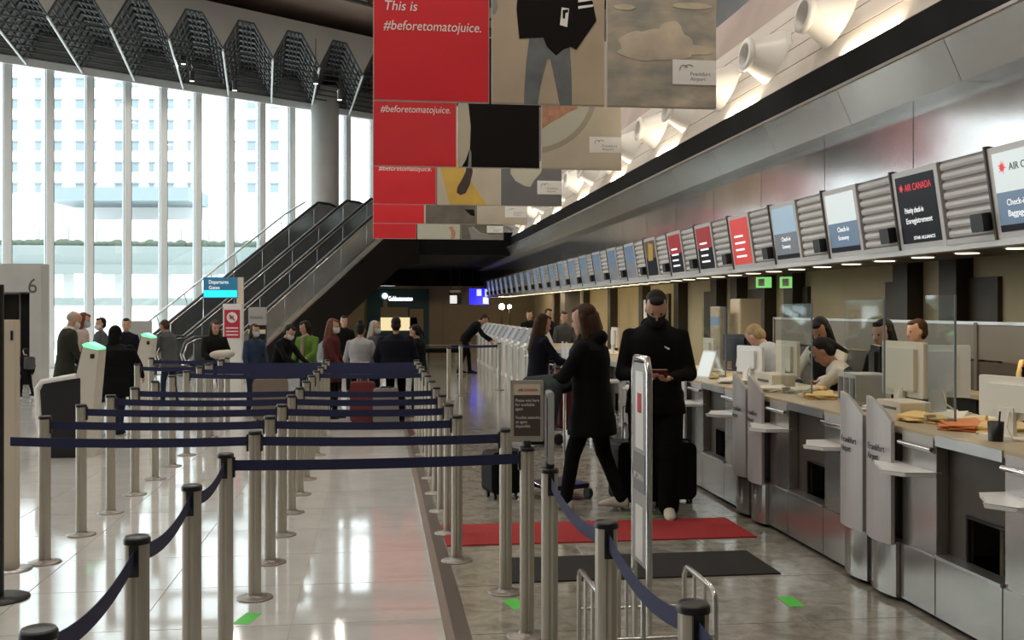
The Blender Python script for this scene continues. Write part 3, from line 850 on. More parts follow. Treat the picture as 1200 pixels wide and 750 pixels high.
MB().cyl((0.01, 0, 0.02), (0.03, 0.01, 0.15), 0.005, n=6).build('pen', 'belt_blue', t)
o = MB().tube([(0, 0, 0.01), (0.05, 0.1, 0.1), (0.1, 0.22, 0.17), (0.12, 0.36, 0.18), (0.1, 0.46, 0.16)][::-1] + [], 0.008, 8).build('bent_cable', 'paper'); o.location = on_counter(1155, 3.45); o.rotation_euler = (0, 0, pi)
tag(o, 'thick white cable arching over the paper pile to the pale boxy monitor', 'cable')
# glass guard screens
for i, (pa, pb, ztop, lab) in enumerate(((1085, 1119, 1.76, 'clear glass guard screen beside the large beige monitor'), (990, 1036, 1.74, 'clear glass guard screen in front of the staff in vests'), (916, 951, 1.72, 'clear glass guard screen above the beige monitor by the red mat'),
                                        (823, 850, 1.70, 'clear glass guard screen near the tablet beside the hooded man'))):
    A, B = on_counter(pa, 3.22), on_counter(pb, 3.22)
    t = empty('guard_screen', (A + B) / 2, 0, lab, 'glass screen'); h = abs(A.y - B.y) / 2
    MB().box(-0.005, 0.005, -h, h, 0.0, ztop - 1.005).build('pane', 'screen_glass', t)
    for y in (-h * 0.7, h * 0.7): MB().box(-0.03, 0.03, y - 0.015, y + 0.015, 0, 0.05).build('clamp', 'steel', t)
    MB().box(-0.006, 0.006, -h - 0.006, -h, 0, ztop - 1.005).build('edge_strip', 'facade_slate', t)
# office chair with bright frame
t = empty('office_chair', (5.40, 7.9, 0), 0.5, 'chair with a bright tubular back frame beside the office partition', 'chair')
MB().tube([(-0.2, 0, 0.45), (-0.2, 0.02, 1.15), (-0.14, 0.03, 1.24), (0.14, 0.03, 1.24), (0.2, 0.02, 1.15), (0.2, 0, 0.45)], 0.022, 8).build('back_frame', 'paper_yellow', t)
MB().box(-0.18, 0.18, 0.0, 0.03, 0.85, 1.2).build('backrest', 'black_matte', t); MB().rbox(-0.22, 0.22, -0.42, 0.02, 0.42, 0.48, 0.02).build('seat', 'black_matte', t)
MB().cyl((0, -0.2, 0.06), (0, -0.2, 0.42), 0.03, n=8).build('gas_lift', 'steel', t)
for q in range(5): MB().cyl((0, -0.2, 0.06), (0.26 * cos(q * 1.257), -0.2 + 0.26 * sin(q * 1.257), 0.03), 0.02, n=6).build('leg', 'black_plastic', t)
# cabinets in the office
for px, x, y0_, h, m, lab in ((760, 6.3, 0, 1.9, 'white_paint', 'tall pale office cabinet behind the far counters'), (838, 5.6, 0, 1.72, 'wing_grey', 'poster stand with blue stripe behind the counters'), (862, 5.9, 0, 1.85, 'beige_plastic', 'narrow beige shelf tower behind the counters')):
    D = x * F / ((px - 445) * CT); t = empty('office_cabinet' if px != 838 else 'poster_stand', (x, (D - x * ST) / CT, 0), Q, lab, 'cabinet' if px != 838 else 'poster')
    w = 0.5 if px != 760 else 0.9
    MB().box(-w / 2, w / 2, 0, 0.35 if px != 838 else 0.08, 0, h).build('body', m, t, 0.005)
    if px == 838:
        MB().box(-w / 2 + 0.03, w / 2 - 0.03, -0.006, 0, 1.0, h - 0.03).build('poster', 'print_beige', t); MB().box(-w / 2 + 0.03, w / 2 - 0.03, -0.009, -0.006, 1.40, 1.55).build('stripe', 'print_blue', t)
    else:
        for q in range(4): MB().box(-w / 2 + 0.02, w / 2 - 0.02, -0.012, 0, 0.1 + q * (h - 0.1) / 4, 0.08 + (q + 1) * (h - 0.1) / 4).build('drawer', m, t, 0.004)

# ------------------------------------------------------------------ white self-service kiosks in the far run
kio = None; kn = 0
y = 20.6
while y < 33:
    if kio is None:
        kio = empty('white_kiosk', (3.05, y, 0), 0, 'slim white self-service kiosk, first past the steel counters', 'kiosk', 'white kiosks in the far row')
        MB().prism([(0, 0), (0.42, 0), (0.42, 0.95), (0.30, 1.25), (0.22, 1.25), (0.02, 0.92)], -0.30, 0.18, 'y').build('body', 'white_paint', kio, 0.01)
        MB().box(-0.006, 0.0, -0.24, 0.10, 0.12, 0.80).build('front_panel', 'sign_grey', kio)
        MB().box(-0.05, 0.02, -0.30, 0.18, 0.86, 0.90).build('ledge', 'white_shelf', kio)
        MB().add([(0.04, -0.22, 0.945), (0.04, 0.10, 0.945), (0.20, 0.10, 1.215), (0.20, -0.22, 1.215)], [(0, 1, 2, 3)]).build('screen', 'screen_slate', kio)
        for ob in kio.children:
            if ob.name.startswith('screen'): ob.location = (-0.012, 0, 0.01)
    else: dup(kio, (3.05, y, 0), label='slim white self-service kiosk, ' + ORD[kn] + ' past the steel counters')
    y += 1.05; kn += 1

# ------------------------------------------------------------------ far wall fittings
mat('teal_frame', (0.045, 0.13, 0.15), 0.4)
mat('teal_glass', (0.08, 0.17, 0.19), 0.2)
mat('shop_sign', (1, 1, 1), 0.5, emit=(0.95, 0.97, 1.0), estr=3)
mat('shop_glow', (0.8, 0.7, 0.45), 0.6, emit=(1.0, 0.80, 0.45), estr=0.9)
mat('blue_screen', (0.02, 0.02, 0.4), 0.3, emit=(0.02, 0.02, 0.85), estr=1.3)
t = empty('shop_front', (0, FW - 0.02, 0), 0, 'teal shop front with a glowing white sign on the far beige wall', 'shop front')
SXL, SXR = at(430, FW - 0.3).x, at(503, FW - 0.3).x
zt = zat(339, FW)
MB().box(SXL, SXR, -0.12, 0.0, 0, zt).build('surround', 'teal_frame', t)
MB().box(SXL + 0.5, SXR - 0.55, -0.14, -0.12, 0.1, 1.95).build('display_window', 'teal_glass', t)
for (a, c, z0, z1, m) in ((446, 480, 372, 387, 'shop_glow'), (446, 478, 360, 371, 'wall_beige'), (481, 489, 372, 387, 'hedge_green'), (480, 496, 362, 388, 'wall_beige')):
    MB().box(at(a, FW - 0.2).x, at(c, FW - 0.2).x, -0.17, -0.14, zat(z1, FW), zat(z0, FW)).build('window_panel', m, t)  # flat panels; the glowing one stands for the shop's lit interior
text('Geldautomaten', 0.30, 'shop_sign', t, (at(455, FW - 0.2).x, -0.13, zat(352.5, FW)), width=at(483, FW - 0.2).x - at(455, FW - 0.2).x, off=0.01)
MB().cyl((at(451, FW - 0.2).x, -0.16, zat(347, FW)), (at(451, FW - 0.2).x, -0.11, zat(347, FW)), 0.13, n=18).build('emblem', 'shop_sign', t)
MB().box(at(449, FW - 0.2).x, at(454, FW - 0.2).x, -0.15, -0.12, zat(360, FW), zat(351, FW)).build('emblem_stem', 'wall_beige', t)
# the two glowing lamps at the far end of the counters
mat('globe_glow', (1, 1, 1), 0.5, emit=(1.0, 0.82, 0.55), estr=110)
for px, r, lab in ((588, 0.115, 'bright round lamp on a dark pole past the white kiosks, the larger of two'), (597, 0.08, 'bright round lamp on a dark pole past the white kiosks, the smaller of two')):
    p = at(px, 42.0); z = zat(359.5, 42.0)
    t = empty('floor_lamp', p, 0, lab, 'lamp')
    MB().lathe([(0.14, 0), (0.14, 0.02), (0.03, 0.035)], 16).build('base', 'dark_brown', t)
    MB().cyl((0, 0, 0.02), (0, 0, z - r * 0.7), 0.022, n=8).build('pole', 'dark_brown', t)
    MB().lathe([(r * 0.55, z - r - 0.02), (r * 0.5, z - r * 0.8)], 12).build('socket', 'dark_brown', t)
    b = MB(); b.ell((0, 0, z), r, r, r, 16, 10); b.build('globe', 'globe_glow', t)
# beige doors in the far wall
o = MB().box(at(519, FW).x, at(549, FW).x, FW - 0.06, FW, 0, 2.1).build('door_1', 'wall_beige'); tag(o, kind='structure')
for px0, px1, py0, py1, nm, lab in ((526, 541, 339, 357, 'a', 'black notice board with a white square hanging by the far wall'), (550, 573, 338, 357, 'b', 'bright blue information screen with white panels by the far wall')):
    D = 44.0; A, B = at(px0, D), at(px1, D); t = empty('notice_board' if nm == 'a' else 'information_screen', ((A.x + B.x) / 2, A.y, zat(py1, D)), 0, lab, 'sign' if nm == 'a' else 'screen')
    w = (B.x - A.x); h = zat(py0, D) - zat(py1, D)
    MB().box(-w / 2, w / 2, -0.04, 0.04, 0, h).build('board', 'black_plastic' if nm == 'a' else 'blue_screen', t)
    for q in (-w / 3, w / 3): MB().cyl((q, 0, h), (q, 0, 3.45 - zat(py1, D)), 0.015, n=6).build('hanger', 'black_plastic', t)
    if nm == 'a': MB().box(-w / 2 + 0.04, w / 2 - 0.2, -0.05, -0.04, 0.05, h * 0.6).build('white_square', 'letter_white', t); MB().box(-w / 2 + 0.04, w / 2 - 0.04, -0.05, -0.04, h * 0.78, h * 0.95).build('white_strip', 'sign_grey', t)
    else: MB().box(-w * 0.12, w * 0.12, -0.05, -0.04, h * 0.55, h * 0.95).build('white_panel', 'letter_white', t); MB().box(w * 0.2, w * 0.48, -0.05, -0.04, h * 0.05, h * 0.45).build('white_panel', 'letter_white', t); MB().box(w * 0.3, w * 0.48, -0.05, -0.04, h * 0.5, h * 0.95).build('white_panel', 'letter_white', t)
# bench
p = fl(517, 421); t = empty('bench', p, 0, 'long low dark bench in front of the far beige doors', 'bench')
MB().rbox(-0.62, 0.62, -0.2, 0.2, 0.22, 0.36, 0.04, 0, 'x').build('seat', 'black_matte', t)
for x in (-0.5, 0.5): MB().box(x - 0.03, x + 0.03, -0.16, 0.16, 0, 0.22).build('leg', 'steel', t)

# ------------------------------------------------------------------ escalators
ED = Vector((0.6, 0.8, 0)); EL = Vector((0.8, -0.6, 0)); SL = 0.62
E0 = at(215, 27.0)
TOP = 6.8


def ep(t, l, z): return E0 + ED * t + EL * l + Vector((0, 0, z))


def eprof(t):           # step line height at run t
    return 0.0 if t < 0 else (SL * t if t < TOP else SL * TOP)


mat('esc_dark', (0.013, 0.011, 0.010), 0.6, spec=0.15)
mat('esc_panel', (0.30, 0.31, 0.31), 0.28, 0.75, 0.02, 10, 0.15, 1.5)
mat('esc_step', (0.07, 0.07, 0.07), 0.4, 0.6)
for l0, l1, lab in ((-1.2, 0.0, 'escalator beside the window wall, with glass sides and black handrails'), (0.95, 1.85, 'escalator over the dark cladding, with glass sides and steel decks')):
    t = empty('escalator', ep(0, (l0 + l1) / 2, 0), 0, lab, 'escalator'); o0 = t.location.copy()

    def q(tt, l, z): return ep(tt, l, z) - o0
    # truss cladding
    b = MB()
    prof = [(-1.0, 0.0), (-0.2, 0.02), (0, 0.05), (TOP, SL * TOP - 0.02), (TOP + 1.2, SL * TOP), (TOP + 1.2, SL * TOP - 1.1), (TOP + 0.3, SL * TOP - 1.15), (1.9, 0.0)]
    lo, hi = l0 - 0.14, l1 + 0.14
    n = len(prof); vs = [q(a, lo, z) for a, z in prof] + [q(a, hi, z) for a, z in prof]
    b.add(vs, [(i, (i + 1) % n, n + (i + 1) % n, n + i) for i in range(n)] + [tuple(range(n)), tuple(range(n, 2 * n))]); b.build('truss_cladding', 'esc_dark', t)
    # steps
    b = MB(); st = 0.33; k = 0; tt = 0.15
    while tt < TOP:
        z1 = SL * tt + 0.12; c = [q(tt, l0 + 0.06, z1), q(tt, l1 - 0.06, z1), q(tt + st, l1 - 0.06, z1), q(tt + st, l0 + 0.06, z1)]
        lo_ = [p - Vector((0, 0, 0.26)) for p in c]; b.add(c + lo_, [(0, 1, 2, 3), (0, 1, 5, 4), (3, 2, 6, 7), (0, 3, 7, 4), (1, 2, 6, 5)]); tt += st
    tag(b.build('steps', 'esc_step', t), kind='stuff')
    for l, sgn in ((l0, -1), (l1, 1)):
        # glass balustrade panels
        edges = [-0.55 + (TOP + 1.0 + 0.55) * i / 7 for i in range(8)]
        for a, c in zip(edges[:-1], edges[1:]):
            a2, c2 = a + 0.01, c - 0.01; m_ = [a2 + (c2 - a2) * i / 3 for i in range(4)]
            vs = [q(x, l + s, eprof(x) + h) for s in (-0.006, 0.006) for h in (0.2, 0.92) for x in m_]
            fs = []
            for i in range(3): fs += [(i, i + 1, 5 + i, 4 + i), (8 + i, 12 + i, 13 + i, 9 + i), (4 + i, 5 + i, 13 + i, 12 + i), (i, 8 + i, 9 + i, i + 1)]
            fs += [(0, 4, 12, 8), (3, 11, 15, 7)]
            MB().add(vs, fs).build('side_panel', 'esc_panel', t)
        # handrail loop
        pts = [(-0.55, 0.22), (-0.82, 0.34), (-0.92, 0.58), (-0.80, 0.84), (-0.5, 0.95), (0, 0.95)] + [(x, SL * x + 0.95) for x in (1, 2, 3, 4, 5, 6, TOP - 0.3)] + [(TOP, SL * TOP + 0.94), (TOP + 0.6, SL * TOP + 0.95), (TOP + 0.95, SL * TOP + 0.88), (TOP + 1.08, SL * TOP + 0.6), (TOP + 0.95, SL * TOP + 0.3), (TOP + 0.6, SL * TOP + 0.2)]
        MB().tube([q(a, l, z) for a, z in pts], 0.045, 8).build('handrail', 'handrail', t)
        MB().tube([q(a, l - sgn * 0.045, z - 0.045) for a, z in pts[0:14]], 0.024, 6).build('rail_trim', 'tube_chrome', t)
        MB().tube([q(a, l + sgn * 0.045, z - 0.045) for a, z in pts[0:14]], 0.024, 6).build('rail_trim', 'tube_chrome', t)
        pts = [(-0.8, 0.18), (0, 0.2), (TOP, SL * TOP + 0.2), (TOP + 1.1, SL * TOP + 0.2)]
        vs = []
        for a, z in pts: vs += [q(a, l - 0.09, z), q(a, l + 0.09, z), q(a, l + 0.09, z - 0.2), q(a, l - 0.09, z - 0.2)]
        fs = []
        for i in range(3):
            for j in range(4): fs.append((i * 4 + j, i * 4 + (j + 1) % 4, i * 4 + 4 + (j + 1) % 4, i * 4 + 4 + j))
        MB().add(vs, fs + [(0, 1, 2, 3), (12, 13, 14, 15)]).build('deck', 'steel', t)
# dark cladding wall between and under the escalators
b = MB(); prof = [(0.0, 0.05), (TOP, SL * TOP + 0.1), (TOP + 1.2, SL * TOP + 0.1), (TOP + 1.2, SL * TOP - 1.1), (TOP + 0.3, SL * TOP - 1.15), (1.9, 0.0)]
n = len(prof); vs = [ep(a, 0.12, z) for a, z in prof] + [ep(a, 0.83, z) for a, z in prof]
b.add(vs, [(i, (i + 1) % n, n + (i + 1) % n, n + i) for i in range(n)] + [tuple(range(n)), tuple(range(n, 2 * n))])
tag(b.build('trim_4', 'esc_dark'), kind='structure')
# stair rail left of the escalators
t = empty('stair_rail', ep(0, -1.9, 0), 0, 'slanting glass stair rail with steel posts left of the escalators', 'railing'); o0 = t.location.copy()
MB().tube([ep(a, -1.9, eprof(a) + 1.02) - o0 for a in (-0.6, 0, 1, 2, 3, 4, 5, 6, TOP + 0.2)], 0.03, 8).build('handrail', 'steel', t)
MB().tube([ep(a, -1.9, eprof(a) + 0.2) - o0 for a in (-0.6, 0, 1, 2, 3, 4, 5, 6, TOP + 0.2)], 0.05, 8).build('stringer', 'white_paint', t)
for k in range(7):
    a = k * 1.0; MB().cyl(ep(a, -1.9, eprof(a) + (0.2 if k else 0)) - o0, ep(a - 0.22, -1.9, eprof(a - 0.2) + 1.02) - o0, 0.018, n=6).build('post', 'steel', t)
    MB().add([ep(a + 0.03, -1.9, eprof(a) + 0.26) - o0, ep(a + 0.9, -1.9, eprof(a + 0.9) + 0.26) - o0, ep(a + 0.9, -1.9, eprof(a + 0.9) + 0.98) - o0, ep(a + 0.03, -1.9, eprof(a) + 0.98) - o0], [(0, 1, 2, 3)]).build('glass_panel', 'screen_glass', t)
b = MB()
for k in range(19):
    a = k * 0.32; b.add([ep(a, -2.5, SL * a), ep(a, -1.9, SL * a), ep(a + 0.34, -1.9, SL * a), ep(a + 0.34, -2.5, SL * a), ep(a, -2.5, SL * a - 0.2), ep(a, -1.9, SL * a - 0.2), ep(a + 0.34, -1.9, SL * a - 0.2), ep(a + 0.34, -2.5, SL * a - 0.2)], [(0, 1, 2, 3), (4, 5, 6, 7), (0, 1, 5, 4), (1, 2, 6, 5), (2, 3, 7, 6), (3, 0, 4, 7)])
b.build('stair_flight', 'white_paint', t)

# ------------------------------------------------------------------ outside: hotel, flyover, ground
g = MB(); g.add([(-260, 36, -0.3), (120, 60, -0.3), (120, 260, -0.3), (-260, 260, -0.3)], [(0, 1, 2, 3)]); tag(g.build('ground_outside', 'outside_ground'), kind='structure')
DB = 144.0
ht = empty('hotel_building', at(150, DB), -TH, 'pale high-rise with rows of grey-blue windows beyond the glass front', 'building')


def hx(px): return (px - 150) / F * DB


def hz(py): return zat(py, DB)


MB().box(hx(-160), hx(345), 0, 14, hz(262), hz(-30)).build('wall', 'concrete_pale', ht)
w0 = {}
for py in [221 - 24.6 * i for i in range(8)]:
    for px, wpx in ((-40, 14), (-12, 14), (15, 14), (45, 9), (65, 17), (101, 26), (140, 12), (159, 10), (178, 8), (197, 15), (222, 6), (270, 14), (295, 12), (322, 12), (-80, 14)):
        key = wpx; ww = wpx / F * DB
        if key not in w0:
            o = w0[key] = MB().box(-ww / 2, ww / 2, -0.10, 0.06, -0.72, 0.72).build('window', 'concrete_pale', ht)
            MB().box(-ww / 2 + 0.12, ww / 2 - 0.12, -0.16, -0.08, -0.6, 0.6).build('pane', 'facade_glass', o); MB().box(-ww / 2, ww / 2, -0.3, 0.05, 0.62, 0.82).build('head_strip', 'facade_slate', o)  # pane, and a projecting strip above it in the same grey-blue
        else: o = dup(w0[key], parent=ht)
        o.location = (hx(px), 0, hz(py))
MB().box(hx(85), hx(244), -9, 0, hz(243), hz(228)).build('glazed_block', 'facade_glass', ht)
MB().box(hx(-160), hx(345), -6, 0, -0.4, hz(262)).build('podium', 'concrete_pale', ht)
DF = 74.0
fy = empty('flyover', at(120, DF), -TH + 0.16, 'grey-green road flyover with parapet and bushes outside the glass front', 'bridge')


def fx_(px): return (px - 120) / F * DF


MB().box(fx_(-140), fx_(330), 0, 9, zat(310, DF), zat(288, DF)).build('deck', 'bridge_green', fy)
MB().box(fx_(-140), fx_(330), -0.3, 0, zat(321, DF), zat(310, DF)).build('beam', 'bridge_dark', fy)
for px in range(-120, 330, 58):
    MB().box(fx_(px), fx_(px) + 0.9, 2, 5, -0.3, zat(310, DF)).build('pier', 'concrete_pale', fy)
for i in range(14):
    b = MB(); x = fx_(-120 + i * 32)
    for q in range(4): b.ell((x + q * 0.55 + random.uniform(-0.2, 0.2), 1.2, zat(285, DF)), 0.5, 0.4, random.uniform(0.2, 0.42), 8, 6)
    b.build('bush', 'hedge_green', fy)
    MB().cyl((x + 0.4, 1.0, zat(287, DF)), (x + 0.4, 1.0, zat(266, DF)), 0.05, n=5).build('lamp_post', 'facade_slate', fy)
DR = 56.0
rl = empty('road_wall', at(150, DR), -TH + 0.2, 'low grey roadside wall outside the glass front', 'wall')
MB().box(-14, 12, 0, 0.5, zat(358, DR), zat(349, DR)).build('beam', 'bridge_dark', rl); MB().box(-14, 12, 0.1, 0.4, -0.3, zat(358, DR)).build('base', 'concrete_pale', rl)
# ------------------------------------------------------------------ belt barrier posts
PH_ = 0.973
pm = {}
mat('base_metal', (0.30, 0.28, 0.25), 0.4, 0.7)
pm['base'] = MB().lathe([(0.105, 0), (0.105, 0.006), (0.09, 0.011), (0.045, 0.014), (0.04, 0.03)], 28).build('base', 'base_metal')
b = MB(); nseg = 24; ring_ = []
prof = []
for i in range(nseg):
    a = 2 * pi * i / nseg; r = 0.0375 if i % 6 else 0.031; prof.append((r * cos(a), r * sin(a)))
b.prism(prof, 0.012, PH_ - 0.02, 'z'); pm['pole'] = b.build('pole', 'post_alu')
pm['cap'] = MB().lathe([(0.041, PH_ - 0.022), (0.041, PH_ - 0.008), (0.036, PH_), (0.030, PH_ - 0.004)], 24).build('cap', 'black_plastic')
pm['cassette'] = MB().box(-0.014, 0.014, 0.030, 0.046, 0.855, 0.952).build('belt_cassette', 'black_plastic')
for o in pm.values(): COL.objects.unlink(o)


def post(p, label, group, cats=('r',)):
    t = empty('barrier_post', (p[0], p[1], 0), 0, label, 'barrier post', group)
    for k in ('base', 'pole', 'cap'):
        o = pm[k].copy(); COL.objects.link(o); o.parent = t
    for a in cats:
        o = pm['cassette'].copy(); COL.objects.link(o); o.parent = t; o.rotation_euler = (0, 0, a)
    return t


def belt(t, p, q, sag=0.012, zp=0.912):
    p, q = Vector((p[0], p[1], 0)), Vector((q[0], q[1], 0)); d = (q - p); L = d.length; d.normalize(); nrm = Vector((-d.y, d.x, 0))
    a, c = p + d * 0.040, q - d * 0.038
    n = 10; vs = []
    for i in range(n + 1):
        f = i / n; m = a.lerp(c, f) - p; z = zp - sag * 4 * f * (1 - f)
        tw = 0.0
        for s in (-0.0012, 0.0012):
            for h in (-0.026, 0.026): vs.append(m + nrm * s + Vector((0, 0, z + h)))
    fs = []
    for i in range(n):
        k = i * 4; j = k + 4; fs += [(k, k + 1, j + 1, j), (k + 2, j + 2, j + 3, k + 3), (k + 1, k + 3, j + 3, j + 1), (k, j, j + 2, k + 2)]
    fs += [(0, 2, 3, 1), (4 * n, 4 * n + 1, 4 * n + 3, 4 * n + 2)]
    b = MB(); b.add(vs, fs, 0, False)
    o = b.build('belt', 'belt_blue', t)
    return o


def ang(p, q): return math.atan2(q[1] - p[1], q[0] - p[0]) - pi / 2


def wy(D, X): return (D - X * ST) / CT


LAB_L = 'silver belt barrier post in the column along the middle of the queue lanes'
LAB_F = 'silver belt barrier post in the column beside the self-service machines'
LAB_R = 'silver belt barrier post in the column beside the dark floor strip'
LAB_NL = 'silver belt barrier post holding the slanting belt on the pale floor side of the aisle'
LAB_NR = 'silver belt barrier post holding the slanting belt beside the baggage sizer'
# near aisle, left line (X=-0.75) and right line (X=0.75)
nl = [Vector((-0.75, wy(D, -0.75))) for D in (2.27, 3.19, 4.12, 5.02)]
prev = None
objsL = []
for i, p in enumerate(nl):
    cats = []
    if i > 0: cats.append(ang(p, nl[i - 1]))
    if i < 3: cats.append(ang(p, nl[i + 1]))
    if i == 3: cats.append(-pi / 2)
    objsL.append(post(p, ORD[3 - i] + ' post of the slanting belt over pale floor, counted from its cross-belt corner', 'posts of the near aisle, pale side', cats))
belt(objsL[0], nl[0], Vector((-0.75, 1.2)), 0.02)
for i in range(3): belt(objsL[i + 1], nl[i + 1], nl[i], 0.045)
nr = [Vector((0.75, wy(D, 0.75))) for D in (2.47, 3.42, 4.56, 5.26, 6.10)]
objsR = []
for i, p in enumerate(nr[:3]):
    cats = []
    if i > 0: cats.append(ang(p, nr[i - 1]))
    if i < 2: cats.append(ang(p, nr[i + 1]))
    if i == 0: cats.append(pi)
    lab = ORD[1 - i] + ' post of the slanting belt beside the baggage sizer, after the edge-on sign' if i < 2 else 'silver barrier post carrying a thin edge-on sign frame above the slanting belt'
    objsR.append(post(p, lab, 'posts of the near aisle, sizer side' if i < 2 else None, cats))
for i in range(2): belt(objsR[i + 1], nr[i + 1], nr[i], 0.05)
belt(objsR[0], nr[0], Vector((0.75, 1.35)), 0.02)
psign = post(nr[3], 'silver barrier post carrying the brown notice frame', None, [pi / 2])
belt(psign, nr[3], nl[3], 0.008)
# queue lanes
lanes = [5.95 + 0.83 * k for k in range(11)]
XC = [-2.2, -0.72, 0.51]
for k, D in enumerate(lanes):
    pl = Vector((XC[0], wy(D + (0.0 if k else 0.0), XC[0]))); pm_ = Vector((XC[1], wy(D, XC[1]))); pr = Vector((XC[2] if k else 0.74, wy(D + (0.12 if k == 0 else 0.05), XC[2] if k else 0.74)))
    a = post(pm_, ORD[k] + ' belt post after the slanting-belt corner, in the middle column of the queue lanes', 'posts of the middle queue column', [pi / 2, -pi / 2])
    c = post(pr, ORD[k] + ' belt post after the brown notice, in the column beside the dark floor strip', 'posts of the queue column by the floor strip', [pi / 2])
    if k not in (5, 6): belt(c, pr, pm_, 0.01)
    if k > 0:
        f = post(pl, ORD[k - 1] + ' belt post after the black pole, in the column beside the bag drop machine', 'posts of the queue column by the machines', [-pi / 2])
        if k not in (5, 6): belt(a, pm_, pl, 0.012)
    else:
        belt(a, pm_, Vector((-2.16, wy(5.93, -2.16))), 0.012)
# rear cross lanes where the crowd waits
for D, X0, X1 in ((14.9, -3.3, -2.2), (13.2, -3.1, -2.2)):
    a = Vector((X0, wy(D, X0))); c = Vector((X1, wy(D, X1)))
    t1 = post(a, 'silver belt barrier post among the waiting crowd', 'posts among the crowd', [-pi / 2]); t2 = post(c, 'silver belt barrier post among the waiting crowd', 'posts among the crowd', [pi / 2]); belt(t1, a, c, 0.012)
# single thin posts and floor cord in the far aisle
for px, py in ((526, 470), (540, 463)):
    p = fl(px, py); t = post(p, 'silver belt barrier post standing alone in the far aisle', 'lone posts of the far aisle', [0])
a, c = fl(527, 458), fl(585, 457); p3 = fl(585, 462)
t = post(c, 'silver barrier post at the end of the single far belt across the aisle', None, [pi / 2]); belt(t, c, a, 0.01)

# black pole and pale column at the left edge
p = Vector((-2.19, wy(5.93, -2.19))); t = empty('black_pole', (p.x, p.y, 0), 0, 'tall black pole on a disc base at the start of the queue belt', 'pole')
MB().lathe([(0.17, 0), (0.17, 0.008), (0.05, 0.02)], 24).build('base', 'black_plastic', t); MB().cyl((0, 0, 0.01), (0, 0, 1.82), 0.03, n=16).build('pole', 'black_plastic', t)
p = at(12.5, 6.6); t = empty('info_column', (p.x, p.y, 0), 0, 'slim pale grey column with a black slot near its top beside the black pole', 'column')
MB().rbox(-0.045, 0.045, -0.045, 0.045, 0, 1.61, 0.012, 0, 'z').build('column_body', 'sign_cream', t); MB().box(0.015, 0.03, -0.05, -0.044, 1.48, 1.54).build('slot', 'black_plastic', t)
MB().lathe([(0.13, 0), (0.13, 0.006), (0.05, 0.012)], 20).build('base', 'steel', t)

# notice frame on its post
p = nr[3]; t = empty('notice_sign', (p.x, p.y, PH_ - 0.004), 0, 'small brown notice in a metal frame on a barrier post, cream header and white text', 'sign'); t.rotation_euler = (0, 0, -0.10)
MB().box(-0.085, 0.085, -0.012, 0.012, 0.03, 0.345).build('frame', 'post_alu', t, 0.004)
MB().box(-0.068, 0.068, -0.016, -0.011, 0.06, 0.27).build('notice', 'sign_brown', t); MB().box(-0.068, 0.068, -0.016, -0.011, 0.27, 0.325).build('header', 'sign_cream', t)
MB().cyl((0, 0, -0.01), (0, 0, 0.035), 0.022, n=12).build('clamp', 'black_plastic', t)
text('AIR CANADA', 0.018, 'sign_red', t, (-0.045, -0.0175, 0.29), width=0.1)
for i, s in enumerate(('Please wait here', 'for available', 'agent', '', 'Veuillez attendre', 'un agent', 'disponible')):
    if s: text(s, 0.021, 'print_white', t, (-0.060, -0.0175, 0.236 - 0.022 * i), width=0.0075 * len(s))
# edge-on sign frame
p = nr[2]; t = empty('sign_frame', (p.x, p.y, PH_ - 0.004), 0, 'thin metal sign frame turned edge-on on a barrier post beside the woman', 'sign'); t.rotation_euler = (0, 0, R(-95))
MB().box(-0.085, 0.085, -0.014, 0.014, 0.03, 0.345).build('frame', 'tube_chrome', t, 0.004); MB().box(-0.068, 0.068, -0.018, -0.013, 0.06, 0.32).build('notice', 'sign_brown', t); MB().cyl((0, 0, -0.01), (0, 0, 0.035), 0.022, n=12).build('clamp', 'black_plastic', t)

# ------------------------------------------------------------------ baggage sizer with its tall board
t = empty('baggage_sizer', (1.08, wy(4.24, 1.08), 0), 0, 'steel tube baggage sizer with a tall edge-on info board', 'baggage sizer')
ya, yb = -0.20, 0.22


def hoop(x, h, r=0.011):
    return MB().tube([(x, ya, 0.02), (x, ya, h - 0.04), (x, ya + 0.02, h - 0.01), (x, ya + 0.05, h), (x, yb - 0.05, h), (x, yb - 0.02, h - 0.01), (x, yb, h - 0.04), (x, yb, 0.02)], r, 8)


for x in (-0.225, -0.05, 0.245):
    hp = hoop(x, 0.56).build('hoop', 'tube_chrome', t)
    for q in (0.33, 0.66): MB().cyl((x, ya + (yb - ya) * q, 0.02), (x, ya + (yb - ya) * q, 0.55), 0.008, n=8).build('bar', 'tube_chrome', hp)
for z in (0.06, 0.22, 0.38):
    for y in (ya, yb): MB().cyl((-0.225, y, z), (0.245, y, z), 0.009, n=8).build('crossbar', 'tube_chrome', t)
for q in (0.33, 0.66): MB().cyl((-0.225, ya + (yb - ya) * q, 0.03), (0.245, ya + (yb - ya) * q, 0.03), 0.008, n=8).build('floor_bar', 'tube_chrome', t)
bx_ = 0.0
ya, yb = -0.10, 0.14
bd = MB().box(-0.008, 0.008, ya + 0.01, yb - 0.01, 0.62, 1.455).build('board', 'sign_grey', t)
MB().tube([(0, ya, 0.02), (0, ya, 1.42), (0, ya + 0.03, 1.475), (0, yb - 0.03, 1.475), (0, yb, 1.42), (0, yb, 0.02)], 0.014, 8).build('board_frame', 'tube_chrome', t)
MB().box(-0.011, -0.007, ya + 0.05, yb - 0.06, 1.10, 1.42).build('paper_notice', 'print_white', bd); MB().box(-0.011, -0.007, ya + 0.03, yb - 0.03, 0.92, 1.08).build('grey_print', 'print_grey', bd)
MB().box(-0.013, -0.010, ya + 0.08, yb - 0.10, 1.25, 1.33).build('red_print', 'sign_red', bd)
